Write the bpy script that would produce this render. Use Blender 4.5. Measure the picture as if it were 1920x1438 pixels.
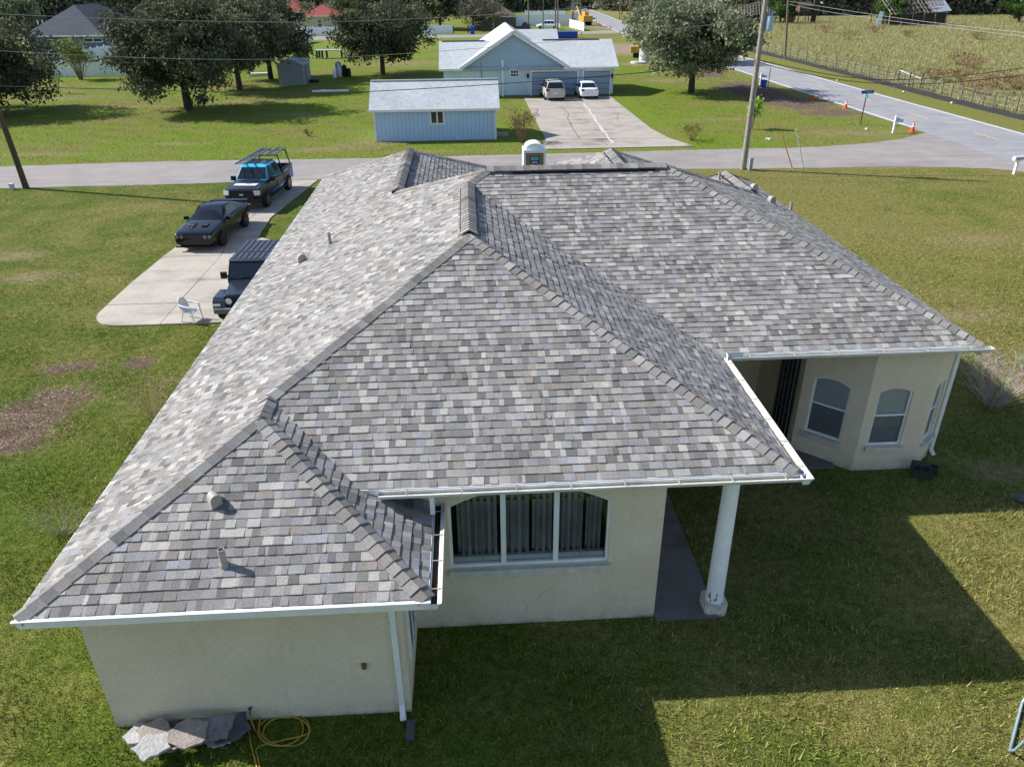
import bpy, math, random
import numpy as np
from mathutils import Vector, Matrix
R_ = math.radians
random.seed(7); RNG = np.random.default_rng(7)
for o in list(bpy.data.objects): bpy.data.objects.remove(o)
S = bpy.context.scene
COL = S.collection
# ---------------------------------------------------------------- camera
K = 1.06
FPX, PITCH, YAW, ROLL, CH = 1420.17, R_(28.09), R_(-3.0392), R_(-0.5871), 9.916*K
_Z = np.array([[math.cos(YAW), -math.sin(YAW), 0], [math.sin(YAW), math.cos(YAW), 0], [0, 0, 1]])
_r = _Z @ np.array([1, 0, 0.]); _f = _Z @ np.array([0, math.cos(PITCH), -math.sin(PITCH)]); _u = _Z @ np.array([0, math.sin(PITCH), math.cos(PITCH)])
CR = math.cos(ROLL)*_r + math.sin(ROLL)*_u; CU = math.cos(ROLL)*_u - math.sin(ROLL)*_r; CF = _f
CO = np.array([0, 0, CH])
cd = bpy.data.cameras.new('camera'); cam = bpy.data.objects.new('camera', cd); COL.objects.link(cam)
m = Matrix.Identity(4)
for i in range(3):
    m[i][0] = CR[i]; m[i][1] = CU[i]; m[i][2] = -CF[i]; m[i][3] = CO[i]
cam.matrix_world = m
cd.sensor_width = 36; cd.lens = 36*FPX/1920; cd.clip_end = 3000; cd.clip_start = .1
S.camera = cam
# ---------------------------------------------------------------- sky, sun, exposure
SUN = Vector((-3.72, 1.30, 3.17)).normalized()          # towards the sun
S.world = bpy.data.worlds.new('World'); S.world.use_nodes = True
wn = S.world.node_tree.nodes; wl = S.world.node_tree.links
sky = wn.new('ShaderNodeTexSky'); sky.sky_type = 'NISHITA'; sky.sun_disc = False
sky.sun_elevation = math.asin(SUN.z); sky.sun_rotation = math.atan2(SUN.x, SUN.y)
sky.air_density = 1.0; sky.dust_density = .6; sky.ozone_density = 1.5
wl.new(sky.outputs[0], wn['Background'].inputs[0]); wn['Background'].inputs[1].default_value = .112
sd = bpy.data.lights.new('sun', 'SUN'); sd.energy = 4.8; sd.angle = R_(.53); sd.color = (1, .975, .935)
so = bpy.data.objects.new('sun', sd); COL.objects.link(so); so.rotation_euler = (-SUN).to_track_quat('-Z', 'Y').to_euler(); so.location = (-40, 14, 60)
vs = S.view_settings; vs.view_transform = 'Standard'; vs.look = 'None'; vs.exposure = .57; vs.gamma = 1; vs.use_curve_mapping = False

# ---------------------------------------------------------------- pixel -> place
def ray(u, v): return CF*FPX + CR*(u-960) - CU*(v-719)
def G(u, v, z=0):
    d = ray(u, v); return Vector(CO + d*((z-CH)/d[2]))
def ONY(u, v, y):
    d = ray(u, v); return Vector(CO + d*(y/d[1]))
def ONX(u, v, x):
    d = ray(u, v); return Vector(CO + d*(x/d[0]))

# ---------------------------------------------------------------- materials
def lin(c):
    return tuple((x/12.92 if x <= .04045 else ((x+.055)/1.055)**2.4) for x in c)
def rgb(*c): return lin([x/255 for x in c])
class NT:
    def __init__(s, name):
        s.m = bpy.data.materials.new(name); s.m.use_nodes = True
        s.t = s.m.node_tree; s.b = s.t.nodes['Principled BSDF']
    def n(s, kind, ins=None, **props):
        x = s.t.nodes.new(kind)
        for k, v in props.items(): setattr(x, k, v)
        for k, v in (ins or {}).items(): s.set(x, k, v)
        return x
    def set(s, x, k, v):
        i = x.inputs[k]
        if isinstance(v, bpy.types.NodeSocket): s.t.links.new(v, i)
        else:
            if hasattr(i, 'default_value') and hasattr(i.default_value, '__len__') and not isinstance(v, str) and len(i.default_value) == 4 and len(v) == 3: v = (*v, 1)
            i.default_value = v
    def pos(s):
        return s.n('ShaderNodeNewGeometry').outputs['Position']
    def noise(s, scale, detail=3, rough=.55, vec=None, dist=0):
        x = s.n('ShaderNodeTexNoise', {'Scale': scale, 'Detail': detail, 'Roughness': rough, 'Distortion': dist})
        if vec is not None: s.set(x, 'Vector', vec)
        return x.outputs['Fac']
    def ramp(s, fac, lo, hi, a=0., b=1.):
        x = s.n('ShaderNodeMapRange', {'Value': fac, 'From Min': lo, 'From Max': hi, 'To Min': a, 'To Max': b}); return x.outputs[0]
    def mix(s, fac, a, b, mode='MIX'):
        x = s.n('ShaderNodeMix', data_type='RGBA', blend_type=mode)
        s.set(x, 0, fac); s.set(x, 6, a); s.set(x, 7, b); return x.outputs[2]
    def math(s, op, a, b=0., c=None):
        x = s.n('ShaderNodeMath', operation=op); s.set(x, 0, a); s.set(x, 1, b)
        if c is not None: s.set(x, 2, c)
        return x.outputs[0]
    def bump(s, h, dist=.01, strength=1.):
        x = s.n('ShaderNodeBump', {'Height': h, 'Distance': dist, 'Strength': strength}); s.set(s.b, 'Normal', x.outputs[0])
    def out(s, color=None, rough=.8, metal=0., spec=.5):
        if color is not None: s.set(s.b, 'Base Color', color)
        s.set(s.b, 'Roughness', rough); s.b.inputs['Metallic'].default_value = metal; s.b.inputs['Specular IOR Level'].default_value = spec
        return s.m
MATS = {}
def M(name, color, rough=.6, metal=0., var=.12, scale=3., bump=0., bscale=60., spec=.4, coat=0.):
    """plain procedural material with gentle wear"""
    if name in MATS: return MATS[name]
    t = NT(name); p = t.pos()
    n1 = t.noise(scale, 4, .6, p); n2 = t.noise(scale*9, 2, .6, p)
    f = t.math('ADD', t.math('MULTIPLY', n1, .7), t.math('MULTIPLY', n2, .3))
    a = tuple(max(0, c*(1-var*1.6)) for c in color); b = tuple(min(1, c*(1+var)) for c in color)
    c = t.mix(t.ramp(f, .3, .7), a, b)
    if bump: t.bump(t.noise(bscale, 3, .6, p), bump)
    mm = t.out(c, rough, metal, spec); t.b.inputs['Coat Weight'].default_value = coat
    MATS[name] = mm; return mm
def attr_mat(name, rough=.9, var=.25, scale=30., bump=0., bscale=200., spec=.2, trans=0., streak=0.):
    t = NT(name); p = t.pos()
    a = t.n('ShaderNodeAttribute', attribute_name='Col').outputs['Color']
    n = t.ramp(t.noise(scale, 3, .75, p), .28, .72, 1-var, 1+var)
    c = t.mix(1., a, t.n('ShaderNodeCombineColor', {'Red': n, 'Green': n, 'Blue': n}).outputs[0], 'MULTIPLY')
    if streak:
        w_ = t.ramp(t.noise(streak, 4, .6, p), .3, .7, .88, 1.10); c = t.mix(1., c, t.n('ShaderNodeCombineColor', {'Red': w_, 'Green': w_, 'Blue': w_}).outputs[0], 'MULTIPLY')
    if bump: t.bump(t.noise(bscale, 2, .6, p), bump)
    t.out(c, rough, 0, spec)
    if trans:
        tr = t.n('ShaderNodeBsdfTranslucent', {'Color': c}); mx = t.n('ShaderNodeMixShader', {0: trans})
        t.t.links.new(t.b.outputs[0], mx.inputs[1]); t.t.links.new(tr.outputs[0], mx.inputs[2])
        t.t.links.new(mx.outputs[0], t.t.nodes['Material Output'].inputs[0])
    MATS[name] = t.m; return t.m

# ---------------------------------------------------------------- mesh builders
def world_of(o):
    M_ = Matrix.Identity(4)
    while o is not None:
        M_ = Matrix.LocRotScale(o.location, o.rotation_euler, o.scale) @ M_; o = o.parent
    return M_
class MB:
    def __init__(s): s.v = []; s.f = []; s.c = []
    def add(s, vs, fs, col=None):
        k = len(s.v); s.v += [tuple(x) for x in vs]; s.f += [tuple(i+k for i in f) for f in fs]; s.c += [col]*len(fs); return s
    def box(s, c, sz, rz=0, col=None, rx=0, ry=0):
        mt = Matrix.Rotation(rz, 3, 'Z') @ Matrix.Rotation(ry, 3, 'Y') @ Matrix.Rotation(rx, 3, 'X'); c = Vector(c)
        vs = [c + mt @ Vector((x*sz[0]/2, y*sz[1]/2, z*sz[2]/2)) for x in (-1, 1) for y in (-1, 1) for z in (-1, 1)]
        return s.add(vs, [(0, 1, 3, 2), (4, 6, 7, 5), (0, 4, 5, 1), (2, 3, 7, 6), (0, 2, 6, 4), (1, 5, 7, 3)], col)
    def bbox(s, x0, x1, y0, y1, z0, z1, col=None):
        return s.box(((x0+x1)/2, (y0+y1)/2, (z0+z1)/2), (x1-x0, y1-y0, z1-z0), 0, col)
    def bar(s, a, b, w, h=None, col=None, up=(0, 0, 1)):
        """rectangular bar from a to b"""
        h = h or w; a = Vector(a); b = Vector(b); d = (b-a).normalized(); up = Vector(up)
        if abs(d.dot(up)) > .97: up = Vector((0, 1, 0))
        x = d.cross(up).normalized()*w/2; y = x.cross(d).normalized()*h/2
        vs = [p+i*x+j*y for p in (a, b) for i, j in ((-1, -1), (1, -1), (1, 1), (-1, 1))]
        return s.add(vs, [(3, 2, 1, 0), (4, 5, 6, 7), (0, 1, 5, 4), (1, 2, 6, 5), (2, 3, 7, 6), (3, 0, 4, 7)], col)
    def tube(s, pts, r, n=8, col=None, cap=True):
        pts = [Vector(p) for p in pts]; rs = r if hasattr(r, '__len__') else [r]*len(pts); k = len(s.v); N = len(pts)
        prev = None
        for i, p in enumerate(pts):
            d = (pts[min(i+1, N-1)]-pts[max(i-1, 0)]).normalized()
            if prev is None:
                a = d.cross(Vector((0, 0, 1)) if abs(d.z) < .9 else Vector((1, 0, 0))).normalized()
            else:
                a = (prev - d*prev.dot(d)).normalized()
            prev = a; b = d.cross(a)
            for j in range(n):
                t = 2*math.pi*j/n; s.v.append(tuple(p+(a*math.cos(t)+b*math.sin(t))*rs[i]))
        for i in range(N-1):
            for j in range(n):
                s.f.append((k+i*n+j, k+i*n+(j+1) % n, k+(i+1)*n+(j+1) % n, k+(i+1)*n+j)); s.c.append(col)
        if cap:
            s.f.append(tuple(k+j for j in reversed(range(n)))); s.c.append(col)
            s.f.append(tuple(k+(N-1)*n+j for j in range(n))); s.c.append(col)
        return s
    def lathe(s, prof, n=16, c=(0, 0, 0), axis='Z', col=None):
        k = len(s.v); c = Vector(c)
        for r, h in prof:
            for j in range(n):
                t = 2*math.pi*j/n; x, y = r*math.cos(t), r*math.sin(t)
                s.v.append(tuple(c+Vector({'Z': (x, y, h), 'X': (h, x, y), 'Y': (y, h, x)}[axis])))
        for i in range(len(prof)-1):
            for j in range(n):
                s.f.append((k+i*n+j, k+i*n+(j+1) % n, k+(i+1)*n+(j+1) % n, k+(i+1)*n+j)); s.c.append(col)
        s.f.append(tuple(k+j for j in reversed(range(n)))); s.c.append(col)
        s.f.append(tuple(k+(len(prof)-1)*n+j for j in range(n))); s.c.append(col)
        return s
    def prism(s, poly, z0, z1, col=None):
        n = len(poly); vs = [(p[0], p[1], z0) for p in poly]+[(p[0], p[1], z1) for p in poly]
        return s.add(vs, [tuple(reversed(range(n))), tuple(range(n, 2*n))]+[(i, (i+1) % n, n+(i+1) % n, n+i) for i in range(n)], col)
    def slab(s, pts, th, col=None):
        """thick sheet: 3D polygon pts extruded down along its normal"""
        pts = [Vector(p) for p in pts]; nrm = Vector((0, 0, 0))
        for i in range(len(pts)): nrm += pts[i].cross(pts[(i+1) % len(pts)])
        nrm.normalize(); n = len(pts); vs = pts+[p-nrm*th for p in pts]
        return s.add(vs, [tuple(range(n)), tuple(reversed(range(n, 2*n)))]+[(i, n+i, n+(i+1) % n, (i+1) % n) for i in range(n)], col)
    def xf(s, mt):
        s.v = [tuple(mt @ Vector(v)) for v in s.v]; return s
    def mesh(s, name, smooth=None):
        me = bpy.data.meshes.new(name); me.from_pydata(s.v, [], s.f)
        if any(c is not None for c in s.c):
            ca = me.color_attributes.new('Col', 'FLOAT_COLOR', 'CORNER'); arr = []
            for f, c in zip(s.f, s.c):
                c = c or (.3, .3, .3); arr += [c[0], c[1], c[2], 1.]*len(f)
            ca.data.foreach_set('color', arr)
        if smooth is not None:
            me.polygons.foreach_set('use_smooth', [True]*len(me.polygons)); me.set_sharp_from_angle(angle=R_(smooth))
        return me
    def build(s, name, mat, parent=None, smooth=None, local=False):
        """one mesh object; with a parent, verts given in world space unless local"""
        if parent is not None:
            if not local:
                inv = world_of(parent).inverted(); s.v = [tuple(inv @ Vector(v)) for v in s.v]
            loc = None
        else:
            a = np.array(s.v); lo = a.min(0); hi = a.max(0); loc = Vector(((lo[0]+hi[0])/2, (lo[1]+hi[1])/2, lo[2]))
            s.v = [tuple(Vector(v)-loc) for v in s.v]
        me = s.mesh(name, smooth); o = bpy.data.objects.new(name, me)
        me.materials.append(mat); COL.objects.link(o)
        if parent is not None: o.parent = parent
        else: o.location = loc
        return o
def np_obj(name, V, F, C, mat, parent=None, smooth=False):
    """fast mesh from numpy arrays; F (n,3|4), C per-face colours"""
    me = bpy.data.meshes.new(name); n = F.shape[1]
    me.vertices.add(len(V)); me.vertices.foreach_set('co', V.astype(np.float32).ravel())
    me.loops.add(F.size); me.loops.foreach_set('vertex_index', F.astype(np.int32).ravel())
    me.polygons.add(len(F)); me.polygons.foreach_set('loop_start', np.arange(0, F.size, n, dtype=np.int32))
    me.update(calc_edges=True)
    if C is not None:
        ca = me.color_attributes.new('Col', 'FLOAT_COLOR', 'CORNER')
        c4 = np.concatenate([C, np.ones((len(C), 1))], 1).astype(np.float32)
        ca.data.foreach_set('color', np.repeat(c4, n, 0).ravel())
    if smooth: me.polygons.foreach_set('use_smooth', [True]*len(F))
    me.materials.append(mat); o = bpy.data.objects.new(name, me); COL.objects.link(o)
    if parent is not None: o.parent = parent
    return o
def tag(o, label=None, cat=None, group=None, kind=None):
    if label: o['label'] = label
    if cat: o['category'] = cat
    if group: o['group'] = group
    if kind: o['kind'] = kind
    return o
def thing(name, label, cat, loc=(0, 0, 0), rz=0, group=None):
    o = bpy.data.objects.new(name, None); COL.objects.link(o); o.location = loc; o.rotation_euler = (0, 0, rz); o.empty_display_size = .2
    return tag(o, label, cat, group)
def dup(root, loc, rz, label=None, group=None):
    r = root.copy(); COL.objects.link(r); r.location = loc; r.rotation_euler = (0, 0, rz); tag(r, label, None, group)
    for ch in list(root.children):
        c = ch.copy(); COL.objects.link(c); c.parent = r
        for gch in list(ch.children):
            d = gch.copy(); COL.objects.link(d); d.parent = c
    return r
# ================================================================ the ground
TANP = [(60, 520, 2.2, 1.0), (30, 480, 2, 1), (1530, 470, .9, .5), (1830, 450, 2.5, 1.2), (1760, 310, 7, .9), (250, 200, 9, 1.6), (250, 160, 5, 2), (700, 270, 4, 1.1), (780, 285, 4, .8), (560, 215, 4, 1.6), (100, 185, 8, 2.5), (480, 190, 8, 2), (620, 280, 5, 1.2), (760, 120, 9, 6), (60, 290, 6, 1), (1150, 160, 3, 1), (420, 165, 7, 3.), (1250, 152, 4, 2.5), (330, 270, 3.5, .9), (1500, 300, 6, .7), (1820, 590, 2, 1), (1650, 560, 2, 1), (1340, 225, 5, 1), (180, 330, 5, .5), (1590, 250, 5, 2), (1880, 880, 1.2, .6)]
SOILP = [(70, 770, 1.3, 2.0, -.5), (125, 690, 1.1, .5, 0), (20, 825, 1.3, .9, 0), (260, 680, .7, .5, 0)]
WORKP = [(1480, 192, 3.6, 6.5, .3), (1400, 165, 3.6, 7., 0), (1560, 212, 3.2, 2.2, 0), (1310, 135, 4, 8, 0), (1440, 180, 3., 6, .2)]
def in_patches(x, y, L_, grow=1.):
    m_ = np.zeros(len(x), bool)
    for a in L_:
        q = G(a[0], a[1]); rot = a[4] if len(a) > 4 else 0; dx, dy = x-q.x, y-q.y; c_, s_ = math.cos(rot), math.sin(rot)
        m_ |= ((dx*c_+dy*s_)/a[2]/grow)**2+((dy*c_-dx*s_)/a[3]/grow)**2 < 1
    return m_
def ground_material():
    t = NT('lawn_ground'); p = t.pos(); sep = t.n('ShaderNodeSeparateXYZ', {0: p}); X, Y = sep.outputs[0], sep.outputs[1]
    big = t.noise(.09, 4, .6, p); mid = t.noise(.55, 5, .62, p); fine = t.noise(5., 4, .7, p); grit = t.noise(26., 3, .7, p)
    green = t.mix(t.ramp(fine, .3, .7), rgb(66, 82, 26), rgb(116, 132, 50))
    yel = t.mix(t.ramp(fine, .3, .7), rgb(104, 100, 48), rgb(158, 150, 88))
    viv = t.mix(t.ramp(fine, .3, .7), rgb(92, 114, 28), rgb(138, 156, 54))
    tan = t.mix(t.ramp(fine, .3, .7), rgb(120, 108, 72), rgb(176, 158, 116))
    fld = t.mix(t.ramp(mid, .35, .65), t.mix(t.ramp(fine, .3, .7), rgb(100, 112, 54), rgb(148, 152, 88)), t.mix(t.ramp(fine, .3, .7), rgb(130, 122, 80), rgb(172, 162, 116)))
    def step(v, lo, hi): return t.ramp(v, lo, hi)
    wob = t.math('MULTIPLY', t.math('SUBTRACT', mid, .5), 6.)
    far = step(t.math('ADD', Y, wob), 46., 52.)
    right = step(t.math('ADD', X, wob), 2., 12.)
    field = step(t.math('ADD', X, t.math('MULTIPLY', wob, .3)), 45.5, 47.)
    mixer = t.math('ADD', t.math('MULTIPLY', big, .55), t.math('MULTIPLY', mid, .45))
    near = t.mix(t.ramp(t.math('ADD', mixer, t.math('MULTIPLY', right, .14)), .47, .62), green, yel)
    farc = t.mix(t.ramp(mixer, .45, .59), viv, yel)
    c = t.mix(far, near, farc)
    roadside = t.math('MULTIPLY', step(X, 24., 32.), .55)
    c = t.mix(roadside, c, yel)
    c = t.mix(field, c, fld)
    def patch(u, v, rx, ry, rot=0., soft=.45, amt=1.):
        q = G(u, v); return patchw(q.x, q.y, rx, ry, rot, soft, amt)
    def patchw(cx, cy, rx, ry, rot=0., soft=.45, amt=1.):
        dx = t.math('SUBTRACT', X, cx); dy = t.math('SUBTRACT', Y, cy); ca, sa = math.cos(rot), math.sin(rot)
        a = t.math('DIVIDE', t.math('ADD', t.math('MULTIPLY', dx, ca), t.math('MULTIPLY', dy, sa)), rx)
        b = t.math('DIVIDE', t.math('SUBTRACT', t.math('MULTIPLY', dy, ca), t.math('MULTIPLY', dx, sa)), ry)
        r = t.math('SQRT', t.math('ADD', t.math('MULTIPLY', a, a), t.math('MULTIPLY', b, b)))
        r = t.math('ADD', r, t.math('MULTIPLY', t.math('SUBTRACT', t.noise(1.3/min(rx, ry)**.5, 5, .7, p), .5), 1.9))
        return t.ramp(r, 1.0, 1.0-soft, 0., amt)
    soil = t.mix(t.ramp(fine, .3, .7), rgb(82, 64, 56), rgb(142, 118, 104))
    sand = t.mix(t.ramp(fine, .3, .7), rgb(132, 110, 92), rgb(186, 168, 148))
    for a in SOILP: c = t.mix(patch(*a, .5, .9), c, soil)
    # thin, dry and bare spots in the lawns
    for a in TANP:
        c = t.mix(patch(*a, 0., .85, .9), c, tan)
    # torn-up soil beside the road and the works yard beyond the neighbour
    for a in WORKP: c = t.mix(patch(*a, .4, .97), c, soil)
    for a in ((1175, 92, 6., 14., 0), (1140, 50, 6, 14, 0), (1215, 120, 5, 3, 0)): c = t.mix(patch(*a, .35, .95), c, sand)
    for a in ((1400, 92, 3, 12, 0), (1620, 28, 30, 9, 0)): c = t.mix(patch(*a, .6, .8), c, soil)
    v = t.ramp(grit, .3, .7, .32, 1.36)
    c = t.mix(1., c, t.n('ShaderNodeCombineColor', {'Red': v, 'Green': v, 'Blue': v}).outputs[0], 'MULTIPLY')
    t.bump(t.math('ADD', t.math('MULTIPLY', grit, .5), fine), .09, 1.)
    return t.out(c, .95, 0, .1)
g = MB().add([(-900, -60, 0), (900, -60, 0), (900, 1500, 0), (-900, 1500, 0)], [(0, 1, 2, 3)]).build('ground', ground_material())
tag(g, kind='structure')

def asphalt(name, base, joint=.0):
    t = NT(name); p = t.pos(); n1 = t.noise(.5, 5, .65, p); n2 = t.noise(14, 4, .75, p); n3 = t.noise(.12, 3, .5, p)
    mp = t.n('ShaderNodeMapping', {0: p}); mp.inputs['Scale'].default_value = (.05, 1.4, 1); st = t.noise(1.2, 4, .6, mp.outputs[0])
    f = t.math('ADD', t.math('ADD', t.math('MULTIPLY', n1, .35), t.math('MULTIPLY', n2, .25)), t.math('ADD', t.math('MULTIPLY', n3, .15), t.math('MULTIPLY', st, .25)))
    c = t.mix(t.ramp(f, .34, .66), tuple(x*.66 for x in base), tuple(x*1.22 for x in base))
    t.bump(n2, .012); return t.out(c, .9, 0, .2)
A1 = asphalt('street_asphalt', rgb(148, 141, 137)); A2 = asphalt('main_road_asphalt', rgb(150, 148, 150))
def sheet(name, pts, z, mat, kind='structure'):
    o = MB().add([(p[0], p[1], z) for p in pts], [tuple(range(len(pts)))]).build(name, mat); return tag(o, kind=kind)
P = lambda u, v: tuple(G(u, v))[:2]
def jag(pts, step=.7, amp=.09):
    """ragged verge along a polyline"""
    out = []
    for a, b in zip(pts[:-1], pts[1:]):
        a = Vector(a); b = Vector(b); n = max(1, int((b-a).length/step))
        for i in range(n):
            q = a.lerp(b, i/n); out.append((q.x+random.uniform(-amp, amp)*.5, q.y+random.uniform(-amp, amp)))
    return out+[tuple(pts[-1])]
yN, yF = 45.9, 52.7                                        # the side street
near_edge = [(-160, 46.2), P(0, 354), P(330, 346), (0, 46.9), P(1260, 318), P(1550, 315), P(1700, 313), P(1850, 316), P(1915, 322), (34.9, 42.)]
far_edge = [P(1742, 247), P(1722, 253), P(1680, 263), P(1600, 272), P(1500, 277), P(1400, 279), P(1240, 283), P(720, 297), P(300, 303), P(0, 313), (-160, 51.5)]
rx0 = 34.7
sheet('street', jag(near_edge)+[(rx0+.6, 42.), (rx0+.6, 60.2)]+jag(far_edge), .010, A1)
ln = [(34.9, -40), (34.7, 44), (34.7, 59.5), (34.6, 75), (34.6, 100), (34.3, 125), (33.8, 178), (36, 225), (37.6, 260), (44, 420)]
rn = [(41.3, -40), (41.2, 44), (41.1, 58), (41, 75), (41.1, 100), (41., 125), (41.2, 180), (43., 230), (45.5, 270), (53, 420)]
sheet('main_road', jag([(x-.35, y) for x, y in ln], 3, .1)+jag([(x+.35, y) for x, y in rn], 3, .1)[::-1], .014, A2)
WHITE = M('road_paint_white', rgb(226, 226, 222), .7, var=.12, scale=2.); YEL = M('road_paint_yellow', rgb(214, 178, 110), .7, var=.15, scale=2.)
def stripe(name, pts, w, mat, z=.019):
    b = MB(); L_ = [Vector((p[0], p[1], z)) for p in pts]
    vs = []
    for i, q in enumerate(L_):
        d = (L_[min(i+1, len(L_)-1)]-L_[max(i-1, 0)]).normalized(); n = Vector((d.y, -d.x, 0))*w/2; vs += [q-n, q+n]
    b.add(vs, [(2*i, 2*i+1, 2*i+3, 2*i+2) for i in range(len(L_)-1)]); return tag(b.build(name, mat), kind='structure')
stripe('road_edge_line', ln[2:], .17, WHITE); stripe('road_edge_line', rn[1:], .17, WHITE)
for y in (44.5, 54, 63.4, 73, 82.5, 92, 101.5, 111, 120.5): stripe('road_centre_dash', [(38., y), (38., y+3.)], .14, YEL)
sheet('far_lane', [(-90, 172), P(560, 76), P(700, 74), P(880, 71), P(1060, 66), P(1180, 62), P(1180, 56), P(1080, 60), P(960, 62), P(880, 66), P(700, 67), P(560, 70), (-90, 180)], .008, A1)

# driveways: every concrete slab a piece of its own
def concrete(name, base, stain):
    t = NT(name); p = t.pos(); n1 = t.noise(.7, 5, .68, p); n2 = t.noise(9, 4, .7, p); n3 = t.noise(.25, 4, .6, p, .6)
    mp = t.n('ShaderNodeMapping', {0: p}); mp.inputs['Scale'].default_value = (.35, 2.2, 1); st = t.noise(.8, 5, .7, mp.outputs[0])
    c = t.mix(t.ramp(n1, .35, .68), base, tuple(x*.78 for x in base)); c = t.mix(t.ramp(t.math('MULTIPLY', n3, st), .26, .42, 0, stain), c, rgb(92, 84, 76))
    v = t.ramp(n2, .25, .75, .86, 1.1); c = t.mix(1., c, t.n('ShaderNodeCombineColor', {'Red': v, 'Green': v, 'Blue': v}).outputs[0], 'MULTIPLY')
    t.bump(n2, .004); return t.out(c, .88, 0, .2)
CONC = concrete('driveway_concrete', rgb(182, 173, 161), .5); CONC2 = concrete('weathered_concrete', rgb(174, 164, 154), 1.)
JOINT = M('joint_dirt', rgb(74, 66, 56), .95)
def driveway(name, rows, th, mat, gap=.014):
    """rows: list of (y, [x joints...]); consecutive rows bound the slabs"""
    base = MB()
    (y0, xs0), (y1, xs1) = rows[0], rows[-1]
    poly = [(r[1][0]+.06, r[0]) for r in rows]+[(r[1][-1]-.06, r[0]) for r in reversed(rows)]
    root = base.prism(poly, -.02, th*.35).build(name, JOINT); tag(root, kind='structure')
    for (ya, xa), (yb, xb) in zip(rows[:-1], rows[1:]):
        for i in range(len(xa)-1):
            dz = random.uniform(-.006, .006)
            MB().prism([(xa[i]+gap, ya+gap), (xa[i+1]-gap, ya+gap), (xb[i+1]-gap, yb-gap), (xb[i]+gap, yb-gap)], .0, th+dz).build('slab', mat, root)
    return root
dv = driveway('driveway', [(yy*K, [a*K, c*K, b*K]) for yy, a, c, b in ((25.3, -12.75, -10.3, -6.0), (27.6, -12.75, -10.28, -6.05), (30.5, -12.62, -10.25, -6.3), (33.0, -12.4, -10.6, -9.35), (36.0, -12.0, -10.4, -9.45), (39.3, -11.75, -10.2, -9.1), (43.55, -12.3, -10.1, -8.5))], .05, CONC)
MB().prism([(-10.3*K-.014, 25.3*K-.014), (-12.75*K+.014, 25.3*K-.014)]+[((-11.65-1.1*math.cos(R_(90)*i/10))*K+.014, (24.75-1.3*math.sin(R_(90)*i/10))*K) for i in range(11)]+[(-10.3*K-.014, 23.45*K)], -.02, .047).build('slab', CONC, dv)
MB().prism([(-10.3*K+.014, 23.45*K), (-6.*K, 23.5*K), (-6.*K, 25.3*K-.014), (-10.3*K+.014, 25.3*K-.014)], -.02, .052).build('slab', CONC, dv)
ys = [50.9, 54, 57.5, 61, 64.6, 68.2, 71.8, 75.2]
nr = []
for i, yy in enumerate(ys):
    l = 5.4 if i else 4.4; r = 13.6 if i > 1 else (14. if i else 15.); nr.append((yy*K, [l*K, 9.9*K, r*K]))
nd = driveway('neighbour_driveway', nr, .05, CONC2, .02)
CRK = M('crack_dark', rgb(62, 56, 50), .95)
def crack(pts, w, parent, z, mat=CRK, name='crack'):
    b = MB(); vs = []
    for i, q in enumerate(pts):
        vs += [(q[0]-w*random.uniform(.3, 1), q[1], z), (q[0]+w*random.uniform(.3, 1), q[1], z)]
    return b.add(vs, [(2*i, 2*i+1, 2*i+3, 2*i+2) for i in range(len(pts)-1)]).build(name, mat, parent)
for pts in (((1052, 200), (1058, 208), (1066, 214), (1064, 224), (1072, 236)), ((1068, 232), (1076, 246), (1083, 256), (1086, 262)), ((1160, 216), (1156, 224), (1160, 230)), ((1120, 262), (1140, 274))):
    crack([P(*q) for q in pts], .028, nd, .060)
crack([P(*q) for q in ((1095, 196), (1098, 201), (1104, 207), (1107, 214), (1114, 221), (1117, 229), (1124, 236), (1128, 244), (1137, 253), (1141, 262), (1150, 270))], .15, nd, .062, M('crack_fill', rgb(196, 190, 182), .9, var=.25, scale=4.), 'crack_seal')
# ================================================================ the house with the shingle roof
xL, yA, zA, dA, sF, yB, zB, xBr, yC, xCr, D3, sX = [v*K for v in (-6.053, 7.567, 2.6726, 2.6496)]+[.426]+[v*K for v in (9.415, 3.163, 4.8966, 13.592, 10.4675, 5.845)]+[.4585]
OV = .42*K
xAr = xL+2*dA
STUCCO = None
def stucco():
    t = NT('cream_stucco'); p = t.pos(); n1 = t.noise(.8, 4, .6, p); n2 = t.noise(22, 4, .75, p); n3 = t.noise(70, 2, .6, p)
    z = t.n('ShaderNodeSeparateXYZ', {0: p}).outputs[2]
    c = t.mix(t.ramp(n1, .3, .7), rgb(234, 217, 189), rgb(246, 231, 205))
    dirt = t.math('MULTIPLY', t.ramp(z, .35, .0), t.ramp(t.noise(3., 5, .7, p), .35, .75))
    c = t.mix(t.math('MULTIPLY', dirt, .6), c, rgb(112, 98, 76))
    mp = t.n('ShaderNodeMapping', {0: p}); mp.inputs['Scale'].default_value = (3., 3., .25); dr = t.ramp(t.noise(1.6, 5, .7, mp.outputs[0]), .55, .8, 0, .14); c = t.mix(dr, c, rgb(158, 146, 122)); sp_ = t.ramp(n2, .3, .7, .9, 1.06); c = t.mix(1., c, t.n('ShaderNodeCombineColor', {'Red': sp_, 'Green': sp_, 'Blue': sp_}).outputs[0], 'MULTIPLY')
    t.bump(t.math('ADD', n2, t.math('MULTIPLY', n3, .5)), .03); return t.out(c, .92, 0, .15)
STUCCO = stucco()
TRIM = M('white_trim', rgb(234, 234, 232), .45, var=.09, scale=2.5); GUT = M('gutter_aluminium', rgb(220, 220, 217), .4, var=.16, scale=2.2, spec=.5)
GUTIN = M('gutter_silt', rgb(172, 162, 138), .9, var=.35, scale=6.); GUTDK = M('gutter_leaf_muck', rgb(46, 38, 30), .95, var=.4, scale=14., bump=.02)
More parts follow.
